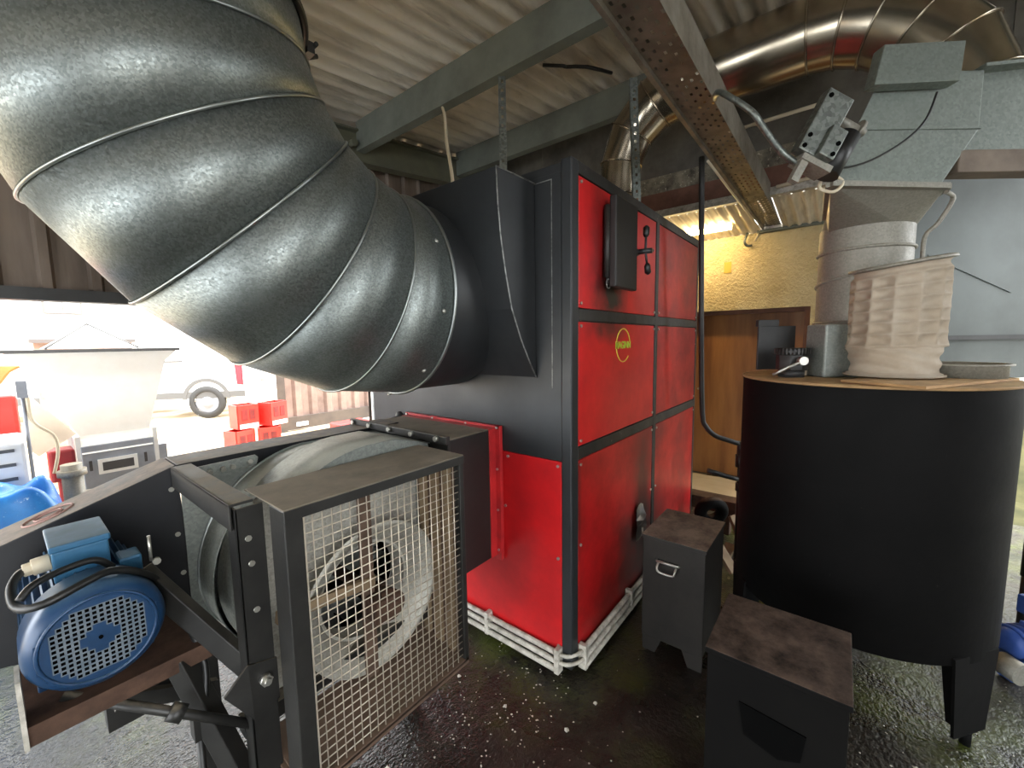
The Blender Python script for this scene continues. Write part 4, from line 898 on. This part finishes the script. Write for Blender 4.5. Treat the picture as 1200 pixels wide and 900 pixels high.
m = MB(); m.box((.365, 4.66, .30), (.81, 5.3, .72)); m.build('control_cabinet', 'greybox', hp, .006)
m = MB(); m.prism([(.37, 4.655, .66), (.80, 4.655, .66), (.80, 4.70, .77), (.37, 4.70, .77)], (0, .2, 0)); m.build('sloping_cover', 'white_sheet', hp)
m = MB(); m.box((.45, 4.645, .48), (.69, 4.665, .60)); wf = m.build('window_frame', 'white', hp)
m = MB(); m.box((.475, 4.64, .505), (.665, 4.65, .575)); m.build('pane', 'glass_dark', wf)
for x in (.40, .735):
    m = MB(); m.box((x, 4.648, .52), (x+.018, 4.665, .60)); m.build('slot', 'glass_dark', hp)
for x, y in ((.34, 4.68), (.81, 4.68), (.34, 5.28), (.81, 5.28)):
    m = MB(); m.box((x, y, 0), (x+.03, y+.03, .8)); m.build('leg', 'white', hp)
m = MB(); m.prism([(.11, 4.75, 1.20), (.36, 4.75, .82), (.15, 4.75, .68), (.10, 4.75, .75)], (0, .03, 0)); m.build('side_shield', paint('tan sheet', '#e8dccb', '#d8cab6', 3, .5), hp)
m = MB(); m.box((.82, 4.7, .50), (.90, 4.85, .64)); m.build('side_box', 'greybox', hp)
m = MB(); m.cyl((.10, 4.35, 0), (.10, 4.35, 1.28), .010, 8); ps = tag(m.build('control_post', 'greybox'), 'thin post with a small grey control box beside the hopper', 'post')
m = MB(); m.box((.075, 4.32, 1.17), (.125, 4.36, 1.285)); m.build('control_box', 'greybox', ps)
m = MB(); m.tube([(.12, 4.34, 1.17), (.13, 4.36, 1.0), (.22, 4.4, .88), (.23, 4.4, .75), (.20, 4.42, .60)], .010, 6); m.build('cable', 'ivory', ps)
ws = thing('white_machine', 'white slotted machine casing beside the blue tarpaulin', 'machine', (-.1, 4.0, 0))
m = MB(); m.box((-.6, 4.02, .55), (.078, 4.5, .92)); m.build('casing', 'white', ws, .02)
for z in (.86, .77, .68):
    m = MB(); m.box((-.12, 4.012, z), (.03, 4.022, z+.02)); m.build('slot', 'trim_black', ws)
m = MB(); m.box((-.5, 4.05, 0), (.05, 4.45, .55)); m.build('base', 'greybox', ws)
# tarp pile
m = MB(); random.seed(5); NX, NY = 44, 30
def tz(u, v): return .70*(1-abs(2*u-1)**9)*(1-abs(2*v-1)**5)+.035*math.sin(11*u+5*v)+.03*math.sin(13*v-9*u)+.02*math.sin(23*u+9*v)
G = [[m.bm.verts.new((-.58+.82*i/NX, 3.58+.40*j/NY, max(0, tz(i/NX, j/NY)))) for i in range(NX+1)] for j in range(NY+1)]
for j in range(NY):
    for i in range(NX): fc = m.bm.faces.new((G[j][i], G[j][i+1], G[j+1][i+1], G[j+1][i])); fc.smooth = True
tag(m.build('tarpaulin', 'tarp'), 'crumpled bright blue tarpaulin over a heap outside the opening', 'tarpaulin')
m = MB(); m.cyl((.27, 4.15, 0), (.27, 4.15, .70), .055, 14); m.cyl((.27, 4.15, .62), (.27, 4.15, .66), .075, 14); m.cyl((.33, 4.3, 0), (.33, 4.3, .45), .06, 12); tag(m.build('grey_pipework', 'galv_pipe'), 'grey flanged pipe stub between the tarpaulin and the hopper', 'pipe')
m = MB(); m.box((.20, 4.9, .42), (.35, 5.1, .68)); m.box((.24, 4.95, 0), (.31, 5.05, .42)); tag(m.build('red_guard', paint('deep red casing', '#8c2026', '#6a181c', 4, .5), None, .02), 'deep red casing low behind the left of the hopper', 'casing')
m = MB(); m.box((-.6, 5.2, .72), (.09, 5.8, 1.13)); m.box((-.5, 5.3, 0), (0, 5.7, .72)); tag(m.build('red_bin', 'barrier', None, .03), 'deep red bin left of the hopper', 'bin')
m = MB(); m.prism([(-.5, 7, 1.05), (.02, 7, 1.12), (.10, 7, 1.25), (.22, 7, 1.33), (-.5, 7, 1.36)], (0, .6, 0)); m.box((-.4, 7.1, 0), (-.2, 7.4, 1.1)); tag(m.build('orange_bucket', 'orange', None, .02), 'orange loader bucket at the far left of the yard', 'bucket')
# van
VL = Vector((math.cos(math.radians(-39)), math.sin(math.radians(-39)), 0)); VW = Vector((-VL.y, VL.x, 0)); V0 = Vector((3.26, 9.85, 0))  # rear near-side corner
vn = thing('white_van', 'white panel van parked across the bright yard', 'van', V0-VL*2)
def vp(a, w, z): return V0-VL*a+VW*w+Vector((0, 0, z))   # a: forward from the rear
prof_ = [(0, .45), (-.02, .9), (.04, 1.7), (.2, 2.0), (3.6, 2.02), (4.1, 1.95), (4.7, 1.35), (5.5, 1.05), (5.6, .45)]
m = MB(); m.prism([vp(a, 0, z) for a, z in prof_], VW*1.9); m.build('body', 'white', vn, .05)
m = MB(); m.prism([vp(.0, -.012, .43), vp(5.6, -.012, .40), vp(5.6, -.012, .55), vp(.0, -.012, .56)], VW*.02); m.build('side_trim', 'trim_black', vn)
m = MB(); m.prism([vp(1.1, -.014, 1.18), vp(2.2, -.014, 1.18), vp(2.2, -.014, 1.215), vp(1.1, -.014, 1.215)], VW*.02); m.build('door_rail', 'trim_black', vn)
m = MB(); m.prism([vp(.02, -.02, .68), vp(.14, -.02, .70), vp(.16, -.02, 1.15), vp(.02, -.02, 1.18)], VW*.05); m.build('tail_light', 'tail', vn, .01)
for a in (.72, 4.7):
    m = MB(); c_ = vp(a, .08, .34); m.revolve(c_, -VW, [(-.08, .3), (.06, .34), (.10, .33), (.11, .24), (.10, .22)], 36); w = m.build('wheel', 'tyre', vn)
    m = MB(); m.revolve(c_, -VW, [(.075, .225), (.085, .20), (.08, .12), (.11, .10), (.112, .01)], 28); m.build('hub', 'greybox', w)
    m = MB(); A_ = [vp(a+r_*math.cos(t_), -.018, .40+r_*math.sin(t_)) for r_, ts in ((.44, range(0, 19)), (.37, range(18, -1, -1))) for t_ in [PI*q/18 for q in ts]]
    for q in range(18): m.prism([A_[q], A_[q+1], A_[36-q], A_[37-q]], VW*.03)
    m.build('wheel_arch', 'trim_black', vn)
m = MB(); m.obox(vp(-.03, .5, 1.13), VW*.22, VL*.02, (0, 0, .025)); m.build('rear_handle', 'trim_black', vn)
m = MB(); m.obox(vp(-.02, 1.0, .70), VW*.10, VL*.006, (0, 0, .03)); m.build('number_plate', 'trim_black', vn)
# red barriers
for i, (x, y, z, a) in enumerate(((2.04, 6.5, 0, .3), (2.40, 6.45, 0, -.3), (2.13, 6.55, .345, .1), (2.49, 6.5, .345, .3))):
    e = Vector((math.cos(a), math.sin(a), 0)); g = Vector((-e.y, e.x, 0)); c_ = Vector((x, y, z+.17))
    t = thing('red_crate', ['red plastic crate bottom left by the brown gate', 'red plastic crate bottom right against the brown gate', 'red plastic crate on top, left, beside the van', 'red plastic crate on top, tilted against the brown gate'][i], 'crate', (x, y, z), 'red crates by the brown gate')
    m = MB()
    for sx in (-1, 1): m.obox(c_+e*.13*sx, e*.012, g*.12, (0, 0, .165)); m.obox(c_+g*.12*sx, e*.13, g*.012, (0, 0, .165))
    m.obox(c_-Vector((0, 0, .16)), e*.13, g*.12, (0, 0, .01)); m.build('crate_body', 'barrier', t)
    m = MB(); m.obox(c_-g*.134-Vector((0, 0, .13)), e*.12, g*.006, (0, 0, .03)); m.build('white_edge', 'white', t)
    m = MB()
    for k in range(2): m.obox(c_-g*.133+e*(-.05+.10*k)+Vector((0, 0, .03)), e*.035, g*.004, (0, 0, .07))
    m.build('slot', paint('dark red recess', '#7a1a18', '#4a1010', 5, .6), t)
# container
cn = thing('sheet_gate', 'brown ribbed metal gate panel standing in the yard left of the furnace', 'gate', (4, 7.55, 0))
m = MB(); prof = []; x = 2.98
while x < 5.6:
    for dx, dy in ((0, 0), (.10, 0), (.14, .05), (.24, .05)): prof.append((x+dx, 7.49+dy))
    x += .28
m.loft([[Vector((a, q, .20)) for a, q in prof], [Vector((a, q, 2.5)) for a, q in prof]], closed=False, smooth=False); m.build('ribbed_side', 'cont', cn)
m = MB(); m.box((2.91, 7.44, 0), (3.07, 7.54, 2.6)); m.build('corner_post', 'cont_frame', cn)
m = MB(); m.box((3.07, 7.44, .02), (5.6, 7.56, .24)); m.build('bottom_rail', 'cont_frame', cn)
m = MB(); m.box((3.22, 7.43, .07), (3.42, 7.442, .14)); m.build('white_plate', 'label', cn)
m = MB(); m.box((2.905, 7.43, .02), (2.93, 7.5, 2.6)); m.build('edge_strip', 'white', cn)
m = MB(); m.box((2.35, 4.3, .40), (2.75, 4.6, .60)); m.box((2.4, 4.35, 0), (2.7, 4.55, .4)); tag(m.build('red_box', 'barrier', None, .02), 'red box outside the opening just left of the furnace', 'box')
# house behind
hs = thing('house', 'pale rendered house across the yard with a small window', 'house', (2, 20.5, 0))
m = MB(); m.box((-9, 20, 0), (12, 24, 5.6)); m.build('wall', 'wallhouse', hs)
m = MB(); m.box((1.10, 19.93, 2.60), (2.0, 20.02, 3.3)); wn = m.build('window', 'slate', hs)
for x0 in (1.16, 1.57):
    m = MB(); m.box((x0, 19.91, 2.66), (x0+.37, 19.94, 3.24)); m.build('pane', 'white', wn)
m = MB(); m.box((.95, 19.7, 2.25), (2.4, 20.0, 2.42)); m.build('sill', 'wallhouse', hs)
gw = thing('garden_wall', 'low pale brick wall with dark coping behind the hopper', 'wall', (.65, 6.6, 0))
m = MB(); m.box((.24, 6.5, 1.56), (1.06, 6.75, 1.60)); m.build('coping', 'slate', gw)
m = MB(); m.box((.27, 6.55, 0), (1.03, 6.70, 1.56)); m.build('wall_body', 'brick', gw)
m = MB(); m.prism([(-9.2, 19.8, 5.6), (12.2, 19.8, 5.6), (12.2, 22, 7.2), (-9.2, 22, 7.2)], (0, .1, -.1)); m.build('roof', 'slate', hs)
# bank and low wall to the right, outside
m = MB(); m.box((7.25, -9, .55), (7.5, 1.5, 2.2)); m.box((7.2, -9, .55), (7.26, 1.5, .70)); struct('wall_yard_right', m.build('wall_yard_right', 'wallhouse'), 'pale low wall outside at the right')

# stones on the floor
m = MB(); random.seed(21)
for i in range(420):
    x, y = random.uniform(.5, 2.9), random.uniform(-.9, 1.3)
    if i < 230: x, y = random.gauss(1.15, .22), random.gauss(1.0, .22)
    elif i < 330: x, y = random.gauss(2.05, .25), random.gauss(-.5, .2)
    r = random.uniform(.0015, .0042) if random.random() < .965 else .010
    c_ = Vector((x, y, r*.4)); vs = [c_+Vector((r*random.uniform(.7, 1.3)*math.cos(2*PI*k/5), r*random.uniform(.7, 1.3)*math.sin(2*PI*k/5), 0)) for k in range(5)]; tp = c_+Vector((0, 0, r*.8))
    b0 = [m.bm.verts.new(q) for q in vs]; b1 = m.bm.verts.new(tp)
    for k in range(5): m.bm.faces.new((b0[k], b0[(k+1) % 5], b1))
o = m.build('stone_chips', 'stone'); tag(o, 'scattered pale stone chips on the wet floor', 'stones', None, 'stuff')
adopt()
